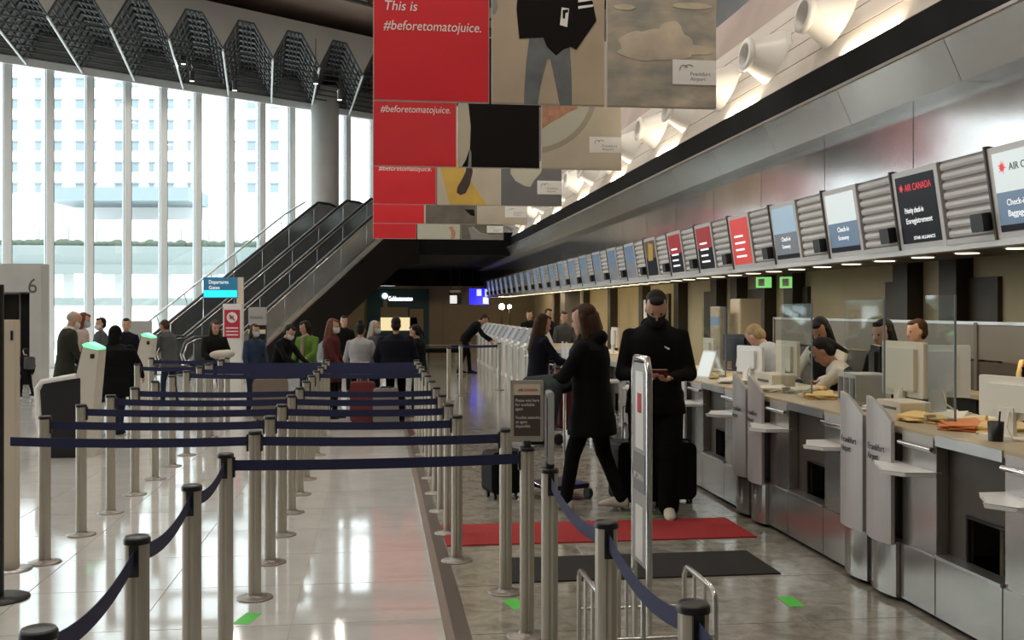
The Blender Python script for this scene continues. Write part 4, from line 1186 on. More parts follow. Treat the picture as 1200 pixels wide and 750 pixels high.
text('AIR CANADA', 0.04, 'print_white', bd, (-0.013, yb - 0.04, 0.97), rz=-pi / 2, width=0.16)
MB().box(-0.011, -0.007, ya + 0.06, yb - 0.06, 0.64, 0.86).build('paper_notice', 'print_white', bd)

# ------------------------------------------------------------------ mats and floor stickers
o = MB().box(0.47, 2.75, 7.23, 7.93, -0.003, 0.009).build('red_mat', 'mat_red', None, 0.003); tag(o, 'long red floor mat in front of the man in the black hoodie', 'mat')
o = MB().box(0.80, 2.52, 6.21, 6.83, -0.003, 0.009).build('black_mat', 'mat_black', None, 0.003); tag(o, 'black floor mat between the red mat and the baggage sizer', 'mat')
for (px, py, rz, lab) in ((290, 725, -0.25, 'green tape sticker on the pale floor below a barrier post'), (927, 705, -0.05, 'green tape sticker on the stone floor near the counter plinth'), (604, 708, 0.2, 'green tape sticker on the stone floor between two barrier posts')):
    p = fl(px, py); s = 0.10
    o = MB().box(-0.045, 0.045, -s, s, -0.001, 0.0015).build('floor_sticker', 'tape_green'); o.location = p; o.rotation_euler = (0, 0, rz); tag(o, lab, 'sticker')
o = MB().box(-0.2, 0.2, -0.02, 0.02, -0.001, 0.0015).build('floor_sticker', 'tape_green'); o.location = fl(758, 605); tag(o, 'dark green tape strip on the floor at the feet of the man in the hoodie', 'sticker')

# ------------------------------------------------------------------ hanging banners
rowsD = [(11.0, 122.0, 125.0, 128.0, 3.87), (15.3, 0, 0, 0, 3.78), (20.2, 0, 0, 0, 3.72), (24.8, 0, 0, 0, 3.73), (29.3, 0, 0, 0, 3.67)]
BW, BH = 1.235, 1.95


def airport_logo(t, x, z, w, h):
    MB().box(x, x + w, -0.030, -0.024, z, z + h).build('logo_card', 'print_white', t)
    pts = []
    for (a0, a1, cx, cz, r) in ((200, 20, x + w * 0.25, z + h * 0.62, h * 0.16), (160, 40, x + w * 0.38, z + h * 0.60, h * 0.20)):
        pts = [(cx + r * cos(R(a0 + (a1 - a0) * i / 10)), -0.031, cz + r * sin(R(a0 + (a1 - a0) * i / 10))) for i in range(11)]
        MB().tube(pts, h * 0.018, 5).build('emblem', 'print_grey', t)
    text('Frankfurt', h * 0.22, 'print_grey', t, (x + w * 0.40, -0.0305, z + h * 0.36), width=w * 0.46); text('Airport', h * 0.22, 'print_grey', t, (x + w * 0.40, -0.0305, z + h * 0.16), width=w * 0.36)


def shape(t, pts, m, name='print', y=-0.026):
    return MB().prism([(a, c) for a, c in pts], y, y + 0.003, 'y').build(name, m, t)


def banner(x, D, zb, back, label, fill):
    yb_ = wy(D, x) if False else D / CT - 1.7 * ST / CT
    t = empty('hanging_banner', (x, yb_, zb), 0, label, 'banner')
    MB().box(0.004, BW - 0.004, -0.018, 0.018, 0, BH).build('panel', 'banner_edge', t, 0.004)
    MB().box(0.012, BW - 0.012, -0.023, -0.017, 0.012, BH - 0.012).build('print_ground', back, t)
    for q in (0.12, BW - 0.12): MB().cyl((q, 0, BH), (q, 0, 10.6 - zb), 0.006, n=5).build('cable', 'steel', t)
    fill(t); return t


def red_fill(big, t_is):
    def f(t):
        if t_is: text('This is', 0.145, 'print_white', t, (0.11, -0.0255, 0.955), shear=0.18, width=0.34)
        text('#beforetomatojuice.', 0.145, 'print_white', t, (0.11, -0.0255, big), shear=0.18, width=1.03)
    return f


def jeans(t):
    shape(t, [(0.35, 0.0), (0.355, 0.16), (0.375, 0.45), (0.41, 0.72), (0.84, 0.72), (0.86, 0.45), (0.87, 0.2), (0.87, 0.0), (0.74, 0.0), (0.70, 0.2), (0.635, 0.50), (0.60, 0.48), (0.53, 0.2), (0.50, 0.0)], 'print_jeans', 'jeans')
    shape(t, [(0.30, 0.70), (0.27, 1.02), (0.32, 1.6), (0.42, 1.85), (0.85, 1.85), (0.95, 1.5), (1.10, 1.12), (1.14, 0.92), (0.92, 0.60), (0.86, 0.63), (0.78, 0.60), (0.70, 0.53), (0.60, 0.62), (0.56, 0.72)], 'print_black', 'jacket', -0.028)
    shape(t, [(0.74, 0.86), (0.82, 0.84), (0.84, 1.04), (0.76, 1.05)], 'print_white', 'phone', -0.030); shape(t, [(0.77, 0.93), (0.795, 0.93), (0.80, 0.99), (0.83, 1.0), (0.83, 1.03), (0.77, 1.02)], 'print_black', 'phone_print', -0.032)
    for q in (0.0, 0.07): shape(t, [(0.94, 1.04 + q), (1.10, 1.07 + q), (1.11, 1.095 + q), (0.94, 1.07 + q)], 'print_white', 'sleeve_stripe', -0.030)
    shape(t, [(0.42, 1.85), (0.85, 1.85), (0.80, 1.93), (0.47, 1.93)], 'print_skin', 'neck', -0.027)
    shape(t, [(0.012, 1.15), (0.05, 1.15), (0.07, 1.02), (0.04, 0.95), (0.012, 0.95)], 'print_grey', 'shadow_print', -0.0265)


def sky(t):
    pts = [(0.22, 0.74), (0.26, 0.84), (0.36, 0.85), (0.45, 0.83), (0.62, 0.84), (0.70, 0.93), (0.80, 0.92), (0.85, 0.80), (0.94, 0.73), (0.94, 0.60), (0.80, 0.56), (0.50, 0.52), (0.25, 0.55), (0.12, 0.62)]
    for j, (cx, cz, rx, rz) in enumerate(((0.34, 0.70, 0.20, 0.12), (0.52, 0.72, 0.24, 0.13), (0.72, 0.80, 0.14, 0.15), (0.78, 0.68, 0.20, 0.13), (0.45, 0.60, 0.32, 0.09), (0.66, 0.60, 0.30, 0.08), (1.02, 0.64, 0.16, 0.05), (0.2, 1.08, 0.12, 0.03), (0.95, 1.12, 0.22, 0.035))):
        shape(t, [(cx + rx * (1 + 0.06 * sin(7 * a_ + j)) * cos(a_), cz + rz * (1 + 0.08 * sin(5 * a_ + j)) * sin(a_)) for a_ in [2 * pi * i / 36 for i in range(36)]], 'cloud_print', 'cloud', -0.0255 - 0.0003 * j)
    airport_logo(t, BW - 0.50, 0.26, 0.49, 0.27)


mat('cloud_print', (0.54, 0.465, 0.37), 0.5, 0, 0, 1, 0.25, 3.0)


def dark2(t):
    shape(t, [(0.0 + 0.012, 0.012), (0.012, 1.0), (0.15, 1.0), (0.19, 0.62), (0.18, 0.3), (0.12, 0.12), (0.06, 0.012)], 'print_wall', 'wall_print')
    shape(t, [(0.15, 0.012), (0.2, 0.012), (0.20, 0.22), (0.175, 0.3)], 'print_grey', 'stripe_print', -0.028)


def plate(t):
    def arc(r0, r1, a0, a1): return [(-0.15 + r1 * cos(R(a0 + (a1 - a0) * i / 14)), 1.25 + r1 * sin(R(a0 + (a1 - a0) * i / 14))) for i in range(15)] + [(-0.15 + r0 * cos(R(a1 + (a0 - a1) * i / 14)), 1.25 + r0 * sin(R(a1 + (a0 - a1) * i / 14))) for i in range(15)]
    def clipx(p): return [(max(0.014, a), min(BH - 0.014, c)) for a, c in p]
    shape(t, clipx(arc(0.0, 1.02, -82, 30)), 'print_plate_rim', 'plate_shadow', -0.025); shape(t, clipx(arc(0.0, 0.94, -80, 30)), 'print_plate', 'plate', -0.027)
    shape(t, [(0.014, 0.60), (0.12, 0.68), (0.30, 0.78), (0.42, 0.86), (0.56, 0.92), (0.52, 1.0), (0.3, 1.05), (0.014, 1.05)], 'print_skin', 'food', -0.030)
    airport_logo(t, BW - 0.50, 0.26, 0.49, 0.24)


def shoe3(t):
    shape(t, [(0.25, 0.012), (0.02, 0.9), (0.4, 0.9), (0.97, 0.012)], 'print_yellow', 'yellow_print', -0.025)
    shape(t, [(0.38, 0.25), (0.46, 0.20), (0.56, 0.24), (0.64, 0.40), (0.70, 0.66), (0.66, 0.95), (0.60, 0.95), (0.56, 0.66), (0.48, 0.50), (0.40, 0.36)], 'print_shoe', 'shoe', -0.028)


def food3(t):
    shape(t, [(0.2, 0.64), (0.30, 0.50), (0.48, 0.40), (0.60, 0.38), (0.66, 0.50), (0.80, 0.66), (0.9, 0.9), (0.2, 0.9)], 'print_plate', 'food', -0.026)
    airport_logo(t, BW - 0.50, 0.24, 0.49, 0.27)


def arch4(t): shape(t, [(0.10, 0.012), (0.3, 0.26), (0.6, 0.36), (1.0, 0.36), (1.05, 0.3), (1.1, 0.012)], 'print_taupe', 'arch_print', -0.026); shape(t, [(0.95, 0.36), (1.18, 0.36), (1.2, 0.2), (1.1, 0.22)], 'print_black', 'dark_print', -0.028)


def logo4(t): airport_logo(t, BW - 0.55, 0.18, 0.53, 0.27)


def hand5(t): shape(t, [(0.95, 0.012), (0.98, 0.2), (0.9, 0.34), (1.0, 0.38), (1.1, 0.2), (1.06, 0.012)], 'print_skin', 'hand_print', -0.026)


def shoes5(t): shape(t, [(0.3, 0.012), (0.2, 0.35), (0.3, 0.36), (0.5, 0.16), (0.8, 0.10), (1.2, 0.10), (1.2, 0.012)], 'print_grey', 'shoe', -0.026); shape(t, [(0.35, 0.38), (0.55, 0.2), (0.85, 0.14), (1.2, 0.15), (1.2, 0.12), (0.8, 0.11), (0.5, 0.17), (0.3, 0.36)], 'print_plate_rim', 'stripe_print', -0.028); airport_logo(t, BW - 0.49, 0.2, 0.47, 0.2)


BANN = [
    [('banner_red', 'red hanging banner reading This is #beforetomatojuice', red_fill(0.75, True)), ('print_beige', 'hanging banner printed with jeans and a black jacket', jeans), ('print_sky', 'hanging banner printed with a cloudy sky and airport logo', sky)],
    [('banner_red', 'red hanging banner with the hashtag, below the jeans banner row', red_fill(0.80, True)), ('print_black', 'nearly all-black hanging banner with a pale left edge', dark2), ('print_wall', 'hanging banner printed with a plate of food and airport logo', plate)],
    [('banner_red', 'red hanging banner with the hashtag, beside the yellow shoe banner', red_fill(0.66, True)), ('print_wall', 'hanging banner printed with a dark shoe on yellow', shoe3), ('print_slate', 'slate grey hanging banner with pale food and airport logo', food3)],
    [('banner_red', 'red hanging banner beside the taupe arch banner', red_fill(0.66, True)), ('print_taupe', 'taupe hanging banner with a darker arch', arch4), ('print_wall', 'plain sand-coloured hanging banner with airport logo', logo4)],
    [('banner_red', 'red hanging banner beside the cream hand banner', red_fill(0.66, True)), ('print_plate', 'cream hanging banner printed with a hand', hand5), ('print_taupe', 'dark brown hanging banner with grey shoes and airport logo', shoes5)],
]
XB = at(436.5, 11.0).x
for (D, _, _, _, zb), row in zip(rowsD, BANN):
    for i, (back, lab, fill) in enumerate(row):
        banner(at(437, D).x + 1.252 * i, D, zb, back, lab, fill)

# ------------------------------------------------------------------ self-service machines on the left
mat('kiosk_green', (0.2, 0.8, 0.4), 0.4, emit=(0.20, 0.95, 0.45), estr=1.1)
mat('kiosk_shell', (0.60, 0.56, 0.50), 0.5)


def drop_machine(px, D, label, body=True):
    p = at(px, D); t = empty('bag_drop_machine', p, -0.05, label, 'machine')
    MB().prism([(0.02, 0), (0.16, 0), (0.15, 0.52), (0.21, 1.22), (0.09, 1.28), (0.05, 1.24), (-0.02, 0.92), (0.01, 0.55)], -0.14, 0.14, 'y').build('column', 'kiosk_shell', t, 0.008)
    MB().prism([(-0.045, 0.93), (0.02, 0.90), (0.075, 1.22), (0.04, 1.26)], -0.13, 0.13, 'y').build('screen_housing', 'black_plastic', t, 0.004)
    MB().prism([(0.05, 1.252), (0.212, 1.215), (0.212, 1.24), (0.09, 1.30), (0.04, 1.28)], -0.145, 0.145, 'y').build('status_light', 'kiosk_green', t)
    MB().box(0.13, 0.175, -0.146, -0.138, 1.12, 1.17).build('camera_eye', 'black_plastic', t)
    if body:
        MB().prism([(-0.34, 0), (0.02, 0), (0.02, 0.90), (-0.38, 0.84), (-0.42, 0.76), (-0.40, 0.4)], -0.15, 0.45, 'y').build('drop_body', 'black_plastic', t, 0.006)
        MB().tube([(-0.36, -0.15, 0.02), (-0.43, -0.15, 0.4), (-0.45, -0.15, 0.78), (-0.40, -0.15, 0.86), (-0.02, -0.15, 0.925)], 0.03, 8).build('edge_trim', 'white_paint', t)
        MB().tube([(-0.36, 0.45, 0.02), (-0.43, 0.45, 0.4), (-0.45, 0.45, 0.78), (-0.40, 0.45, 0.86), (-0.02, 0.45, 0.925)], 0.03, 8).build('edge_trim', 'white_paint', t)
    return t


drop_machine(97, 11.7, 'black bag drop machine with white trim and a green-lit column beside the old man')
drop_machine(165, 16.3, 'slim pale self-service column with green light behind the hooded person', False)
# grey board behind
p = at(164, 19.5); t = empty('grey_board', p, -TH, 'plain pale grey board standing behind the self-service column', 'board')
MB().box(-0.21, 0.21, 0, 0.06, 0.5, 1.45).build('board', 'sign_grey', t); MB().box(-0.16, -0.12, 0, 0.05, 0, 0.5).build('leg', 'steel', t); MB().box(0.12, 0.16, 0, 0.05, 0, 0.5).build('leg', 'steel', t)
# lift housing with number 6
D = 22.5; p = at(0, D); t = empty('lift_housing', p, -TH, 'pale grey housing marked 6 with dark door openings at the window side', 'housing')
wr = 48 / F * D; zt_ = zat(309, D)
MB().box(-1.8, -0.05, 0, 0.4, 0, zt_).box(-0.05, 0.3, 0.25, 0.4, 0, 2.05).box(-0.05, wr, 0, 0.4, 2.05, zt_).box(0.65, wr, 0, 0.4, 0, 2.05).box(0.3, 0.65, 0.3, 0.4, 0, 2.05).build('housing', 'wall_grey', t)
MB().box(0.33, 0.64, 0.26, 0.30, 0, 2.02).build('door_leaf', 'black_matte', t); MB().box(-0.04, 0.3, 0.21, 0.25, 0, 2.0).build('door_leaf', 'esc_dark', t)
text('6', 0.46, 'wing_letters', t, (wr - 0.30, -0.003, zat(342, D) - 0.02))

# hanging and standing signs before the escalators
mat('sign_blue', (0.02, 0.08, 0.14), 0.4, emit=(0.02, 0.12, 0.20), estr=0.8)
mat('sign_cyan', (0.02, 0.5, 0.7), 0.4, emit=(0.02, 0.62, 0.85), estr=1.3)
D = 19.0; A, B = at(239, D), at(279, D); t = empty('direction_sign', ((A.x + B.x) / 2, (A.y + B.y) / 2, 0), -TH, 'dark blue direction sign with a glowing cyan strip in front of the escalators', 'sign')
w = 40 / F * D; z0, z1 = zat(349, D), zat(325, D)
MB().box(-w / 2, w / 2, -0.04, 0.04, z0, z1).build('sign_box', 'sign_blue', t); MB().box(-w / 2 + 0.01, w / 2 - 0.01, -0.046, -0.04, z0 + 0.01, z0 + 0.14).build('cyan_strip', 'sign_cyan', t)
text('Departures', 0.10, 'letter_white', t, (-w / 2 + 0.10, -0.044, z1 - 0.12), width=0.36); text('Gates', 0.09, 'letter_white', t, (-w / 2 + 0.10, -0.044, z1 - 0.22), width=0.20)
MB().box(w / 2 - 0.02, w / 2 + 0.10, -0.03, 0.03, 0, z1).build('mast', 'sign_cream', t)
D = 18.2; A = at(273, D); t = empty('rule_sign', (A.x, A.y, 0), -TH, 'white totem with a red prohibition panel beside the escalators', 'sign')
w = 22 / F * D; MB().box(-w / 2, w / 2, -0.05, 0.05, 0, zat(356, D)).build('totem', 'white_paint', t, 0.005)
MB().box(-w / 2 + 0.03, w / 2 - 0.03, -0.056, -0.05, zat(396, D), zat(363, D)).build('red_panel', 'sign_red', t)
MB().cyl((0, -0.062, zat(372, D)), (0, -0.055, zat(372, D)), 0.095, n=24).build('white_disc', 'print_white', t); MB().tube([(-0.05, -0.064, zat(372, D) + 0.05), (0.05, -0.064, zat(372, D) - 0.05)], 0.012, 6).build('slash', 'sign_red', t)
MB().box(-0.045, 0.03, -0.066, -0.062, zat(372, D) - 0.03, zat(372, D) + 0.03).build('pictogram', 'print_grey', t)
for q in range(3): MB().box(-w / 2 + 0.06, w / 2 - 0.06, -0.058, -0.055, zat(385 + 4 * q, D), zat(383.6 + 4 * q, D)).build('text_line', 'print_white', t)
D = 18.0; A = at(302, D); t = empty('alliance_sign', (A.x, A.y, 0), -TH, 'grey alliance sign on a black stand beside the red prohibition totem', 'sign')
w = 20 / F * D; MB().box(-w / 2, w / 2, -0.05, 0.05, 0, zat(381, D)).build('stand', 'black_plastic', t); MB().rbox(-w / 2, w / 2, -0.06, 0.05, zat(381, D), zat(360, D), 0.02).build('sign_face', 'sign_grey', t)
text('STAR ALLIANCE', 0.05, 'wing_letters', t, (-w / 2 + 0.03, -0.064, zat(373, D)), width=0.22); MB().box(-w / 2, w / 2, -0.055, -0.05, zat(391, D), zat(386, D)).build('pale_strip', 'sign_cream', t)


# ------------------------------------------------------------------ luggage
def suitcase(p, rz, w, d, h, m, label, trim='black_plastic', handle=True):
    t = empty('suitcase', (p[0], p[1], 0), rz, label, 'suitcase')
    MB().rbox(-w / 2, w / 2, -d / 2, d / 2, 0.05, h, min(w, d) * 0.2).build('shell', m, t, 0.012)
    for i in range(4): MB().rbox(-w / 2 + w * (0.14 + 0.2 * i), -w / 2 + w * (0.2 + 0.2 * i), -d / 2 - 0.006, -d / 2 + 0.01, 0.10, h - 0.06, 0.004).build('rib', m, t)
    for x in (-w * 0.38, w * 0.38):
        for y in (-d * 0.3, d * 0.3): MB().cyl((x - 0.012, y, 0.026), (x + 0.012, y, 0.026), 0.026, n=10).build('wheel', 'black_plastic', t)
    if handle: MB().tube([(-w * 0.22, d * 0.3, h), (-w * 0.22, d * 0.3, h + 0.28), (w * 0.22, d * 0.3, h + 0.28), (w * 0.22, d * 0.3, h)], 0.009, 6).build('pull_handle', 'steel', t)
    MB().tube([(-0.07, 0, h - 0.002), (-0.06, 0, h + 0.025), (0.06, 0, h + 0.025), (0.07, 0, h - 0.002)], 0.011, 6).build('carry_handle', trim, t)
    return t


mat('case_taupe', (0.20, 0.155, 0.125), 0.5); mat('case_red', (0.16, 0.02, 0.022), 0.5); mat('case_black', (0.006, 0.006, 0.0065), 0.6, spec=0.2); mat('bag_red', (0.12, 0.012, 0.02), 0.6); mat('case_grey', (0.22, 0.21, 0.20), 0.5)
suitcase(at(745, 8.75), 0.1, 0.40, 0.28, 0.56, 'case_black', 'black suitcase standing between the woman and the man in the hoodie')
suitcase(at(792, 8.95), -0.15, 0.30, 0.26, 0.52, 'case_black', 'black suitcase standing close behind the legs of the man in the hoodie', handle=True)
suitcase(at(592, 9.15), 0.3, 0.36, 0.26, 0.42, 'case_black', 'small black suitcase standing behind the barrier post with the notice', handle=False)
suitcase(at(317, 15.4), 0.1, 0.50, 0.30, 0.62, 'case_taupe', 'large taupe suitcase in front of the masked person leaning forward', handle=False)
suitcase(at(425, 14.9), 0.0, 0.36, 0.26, 0.62, 'case_red', 'dark red suitcase beside the person in the pale grey jacket')
suitcase(at(452, 14.5), 0.0, 0.34, 0.24, 0.55, 'case_grey', 'dark grey suitcase behind the broad man in the navy jacket', handle=False)
# luggage trolley with red bag
p = at(668, 13.0); t = empty('luggage_trolley', (p.x, p.y, 0), -pi / 2 + 0.3, 'steel luggage trolley pushed by the woman in the navy coat', 'trolley')
for x in (-0.26, 0.26):
    MB().tube([(x, -0.35, 1.02), (x, -0.35, 0.2), (x * 0.8, 0.45, 0.16)], 0.014, 8).build('side_tube', 'tube_chrome', t); MB().cyl((x - 0.02, -0.3, 0.07), (x + 0.02, -0.3, 0.07), 0.07, n=14).build('wheel', 'black_plastic', t)
MB().cyl((-0.02, 0.42, 0.06), (0.02, 0.42, 0.06), 0.06, n=14).build('wheel', 'black_plastic', t); MB().cyl((-0.26, -0.35, 1.02), (0.26, -0.35, 1.02), 0.02, n=8).build('push_bar', 'belt_blue', t)
MB().box(-0.24, 0.24, -0.32, 0.45, 0.17, 0.19).build('deck', 'steel', t); MB().box(-0.24, 0.24, -0.36, -0.34, 0.6, 0.75).build('ad_panel', 'belt_blue', t)
p = at(668, 12.95); t = empty('shoulder_bag', (p.x, p.y, 0.19), 0.3, 'dark red bag resting on the luggage trolley', 'bag')
MB().rbox(-0.2, 0.2, -0.14, 0.14, 0, 0.72, 0.06).build('bag_body', 'bag_red', t, 0.02); MB().tube([(-0.1, 0, 0.71), (-0.08, 0, 0.82), (0.08, 0, 0.82), (0.1, 0, 0.71)], 0.012, 6).build('strap', 'case_black', t)
MB().cyl((-0.06, -0.15, 0.6), (-0.06, -0.135, 0.6), 0.03, n=12).build('badge', 'print_white', t)
# blue-framed trolley foot seen between the posts
p = at(640, 9.3); t = empty('luggage_trolley', (p.x, p.y, 0), 0.4, 'luggage trolley with blue foot plates behind the woman with the draped jacket', 'trolley')
for x in (-0.2, 0.2): MB().tube([(x, 0, 0.95), (x, 0, 0.15), (x, -0.4, 0.10)], 0.014, 8).build('side_tube', 'tube_chrome', t); MB().cyl((x - 0.02, -0.38, 0.05), (x + 0.02, -0.38, 0.05), 0.05, n=12).build('wheel', 'black_plastic', t); MB().cyl((x - 0.02, 0, 0.06), (x + 0.02, 0, 0.06), 0.06, n=12).build('wheel', 'black_plastic', t)
MB().box(-0.2, 0.2, -0.4, 0.0, 0.10, 0.14).build('deck', 'belt_blue', t); MB().cyl((-0.2, 0, 0.95), (0.2, 0, 0.95), 0.018, n=8).build('push_bar', 'black_plastic', t)
# ------------------------------------------------------------------ people
PENDING = []
for nm, c in (('skin_light', (0.50, 0.29, 0.20)), ('skin_mid', (0.36, 0.19, 0.12)), ('skin_dark', (0.20, 0.10, 0.06))): mat(nm, c, 0.5, 0, 0.03, 80, 0.06, 20)
for nm, c in (('hair_black', (0.010, 0.008, 0.007)), ('hair_brown', (0.050, 0.024, 0.012)), ('hair_red', (0.12, 0.045, 0.025)), ('hair_grey', (0.36, 0.33, 0.29)), ('hair_blond', (0.34, 0.25, 0.13))):
    mat(nm, c, 0.6, 0, 0.5, 30, 0.25, 12, stretch=(6, 6, 1), spec=0.2)
CLOTH = dict(black=(0.0055, 0.0055, 0.006), navy=(0.007, 0.008, 0.015), coat=(0.009, 0.009, 0.0085), grey=(0.075, 0.078, 0.082), pale=(0.36, 0.36, 0.37), green=(0.10, 0.19, 0.035), wine=(0.085, 0.022, 0.020), blue=(0.03, 0.05, 0.09),
             teal=(0.045, 0.06, 0.062), white=(0.55, 0.52, 0.45), jeans=(0.022, 0.026, 0.045), shirt=(0.42, 0.45, 0.48), pink=(0.42, 0.33, 0.30), olive=(0.028, 0.030, 0.022), shoe_white=(0.62, 0.58, 0.48), shoe_black=(0.012, 0.012, 0.012), maskblue=(0.40, 0.48, 0.52), maskdark=(0.02, 0.022, 0.025), masklight=(0.62, 0.62, 0.60), beige=(0.30, 0.24, 0.17))
for nm, c in CLOTH.items(): mat('cloth_' + nm, c, 0.85 if 'shoe' not in nm else 0.6, 0, 0.25, 60, 0.12, 6, spec=0.12)
mat('eye_dark', (0.02, 0.012, 0.01), 0.2); mat('lip', (0.30, 0.11, 0.09), 0.5); mat('phone_red', (0.10, 0.008, 0.008), 0.4)


def organic(b, name, m, parent, voxel, smooth=6):
    me = bpy.data.meshes.new(name); me.from_pydata(b.v, [], b.f); me.materials.append(MATS[m])
    bm = bmesh.new(); bm.from_mesh(me); bmesh.ops.remove_doubles(bm, verts=bm.verts, dist=1e-6); bmesh.ops.recalc_face_normals(bm, faces=bm.faces); bm.to_mesh(me); bm.free()
    o = bpy.data.objects.new(name, me); COL.objects.link(o); o.parent = parent
    r = o.modifiers.new('r', 'REMESH'); r.mode = 'VOXEL'; r.voxel_size = voxel; r.use_smooth_shade = True
    s = o.modifiers.new('s', 'SMOOTH'); s.factor = 0.5; s.iterations = smooth
    PENDING.append(o)
    return o


def person(label, px, D, H, face, top='black', bottom='black', shoes='shoe_black', skin='skin_light', hair='hair_black', style='short', lean=0, aL=(8, 12, 20, 0), aR=(8, 12, 20, 0), stride=(0.02, -0.02),
           hp=0, hy=0, coat=0.10, fat=1.0, mask=None, hood=False, fine=False, group=None, z0=0.0, seat=False, pos=None, vest=None, scarf=None, leg_w=1.0):
    p = at(px, D) if pos is None else Vector(pos); S = H / 1.75
    t = empty('person', (p.x, p.y, z0), -R(face), label, 'person', group); t.scale = (S, S, S)
    vox = 0.0075 if fine else 0.012
    HIP = Vector((0, 0, 0.93)); RM = Matrix.Rotation(-R(lean), 3, 'X')

    def T(v):
        v = Vector(v); return HIP + RM @ (v - HIP) if v.z > 0.93 else v
    neck = Vector((0, -0.01, 1.50)); HM = RM @ Matrix.Rotation(-R(hy), 3, 'Z') @ Matrix.Rotation(-R(hp), 3, 'X')

    def Hd(v): return T(neck) + HM @ (Vector(v) * 1.07 + Vector((0, 0.015, 0.138)))
    body, cl, tr = MB(), MB(), MB()
    # head
    rings = []
    for z, rx, ry, yo in ((-.118, .022, .026, .050), (-.105, .040, .045, .042), (-.075, .053, .066, .026), (-.035, .064, .082, .012), (.01, .071, .092, .003), (.05, .073, .096, -.003), (.085, .067, .087, -.007), (.107, .048, .064, -.010), (.118, .018, .024, -.010)):
        rings.append([Hd((rx * cos(2 * pi * i / 18), yo + ry * sin(2 * pi * i / 18), z)) for i in range(18)])
    body.loft(rings)
    body.capsule(Hd((0, .088, .012)), Hd((0, .106, -.028)), .008, .013)                # nose
    body.capsule(Hd((-.03, .080, .030)), Hd((.03, .080, .030)), .011, .011)            # brow
    body.capsule(Hd((-.014, .078, -.068)), Hd((.014, .078, -.068)), .010, .010)       # lips
    for s in (-1, 1): body.ell(Hd((s * .073, -.004, -.008)), .010, .018, .030, 8, 6, 0, HM)
    body.capsule(T((0, -0.015, 1.42)), Hd((0, -.01, -.06)), .055, .052)
    # torso (body and garment)
    hem = 0.93 - coat
    rows = [(1.00, .155, .110), (1.12, .150, .105), (1.28, .172, .118), (1.38, .180, .108), (1.44, .130, .090), (1.47, .06, .06)]

    def tring(z, rx, ry, k, g=0.0):
        return [T((rx * k * cos(2 * pi * i / 20), ry * k * sin(2 * pi * i / 20), z)) if z > 0.931 else Vector((rx * k * cos(2 * pi * i / 20), ry * k * sin(2 * pi * i / 20) + 0.0, z)) for i in range(20)]
    body.loft([tring(z, rx, ry, 0.88) for z, rx, ry in [(0.94, .16, .115)] + rows])
    gar = [(0.945, .178, .128)] + [(z, rx + 0.016, ry + 0.018) for z, rx, ry in rows[:-1]] + [(1.485, .085, .08)]
    kf = fat
    if coat > 0.02: gar = [(hem, .185 + coat * 0.10, .135 + coat * 0.10), ((hem + .93) / 2, .188 + coat * 0.05, .138 + coat * 0.05)] + gar
    cl.loft([tring(z, rx, ry, kf if z < 1.4 else (kf + 1) / 2) for z, rx, ry in gar])
    cl.capsule(T((-.13, 0, 1.395)), T((.13, 0, 1.395)), .066, .066)
    for s in (-1, 1): cl.capsule(T((s * .03, -.01, 1.468)), T((s * .15, 0, 1.40)), .052, .064)
    if hood: cl.ell(T((0, -0.10, 1.48)), .12, .075, .07); cl.ell(T((0, 0.0, 1.49)), .095, .09, .05)
    # arms
    wr = {}
    for s, a in ((-1, aL), (1, aR)):
        uf, uo, ff, fi = [R(x) for x in a]
        sh = T((s * .180 * (0.5 + 0.5 * fat), 0, 1.392)); ka = 0.55 + 0.45 * fat
        ud = Vector((s * sin(uo), sin(uf), -cos(uf))).normalized(); fd = Vector((-s * sin(fi), sin(ff) * cos(fi), -cos(ff) * cos(fi))).normalized()
        el = sh + ud * .295; w = el + fd * .245
        body.capsule(sh, el, .042, .035); body.capsule(el, w, .035, .026)
        cl.capsule(sh, el, .064 * ka, .058 * ka); cl.capsule(el, w - fd * .01, .057 * ka, .044)
        # hand: palm, four fingers, thumb
        side = Vector((s, 0, 0)) - fd * fd.dot(Vector((s, 0, 0))); side = side.normalized() if side.length > .2 else Vector((0, 0, 1))
        pn = fd.cross(side).normalized(); inn = pn if pn.dot(Vector((-s, 0, 0))) > 0 else -pn
        wid = side if abs(fd.z) < 0.6 else Vector((0, 1, 0)); wid = (wid - fd * wid.dot(fd)).normalized(); cur = fd.cross(wid).normalized()
        if cur.dot(Vector((-s, 0.2, 0.1))) < 0: cur = -cur
        for k in (-1.3, -.45, .45, 1.3): body.capsule(w, w + fd * .085 + wid * .018 * k, .022, .017)
        for k, ln in ((-1.5, .060), (-.5, .078), (.5, .085), (1.5, .072)):
            f0 = w + fd * .085 + wid * .0195 * k; f1 = f0 + fd * ln * .5 + cur * .012; f2 = f1 + fd * ln * .36 + cur * .032
            body.capsule(f0, f1, .0092, .0085, 8); body.capsule(f1, f2, .0085, .0072, 8)
        t0 = w + fd * .03 + wid * .026; t1 = t0 + wid * .030 + fd * .030 + cur * .01; body.capsule(t0, t1, .012, .010, 8); body.capsule(t1, t1 + fd * .032 + cur * .015, .010, .0085, 8)
        wr[s] = (w, fd, wid, cur)
    # legs
    feet = []
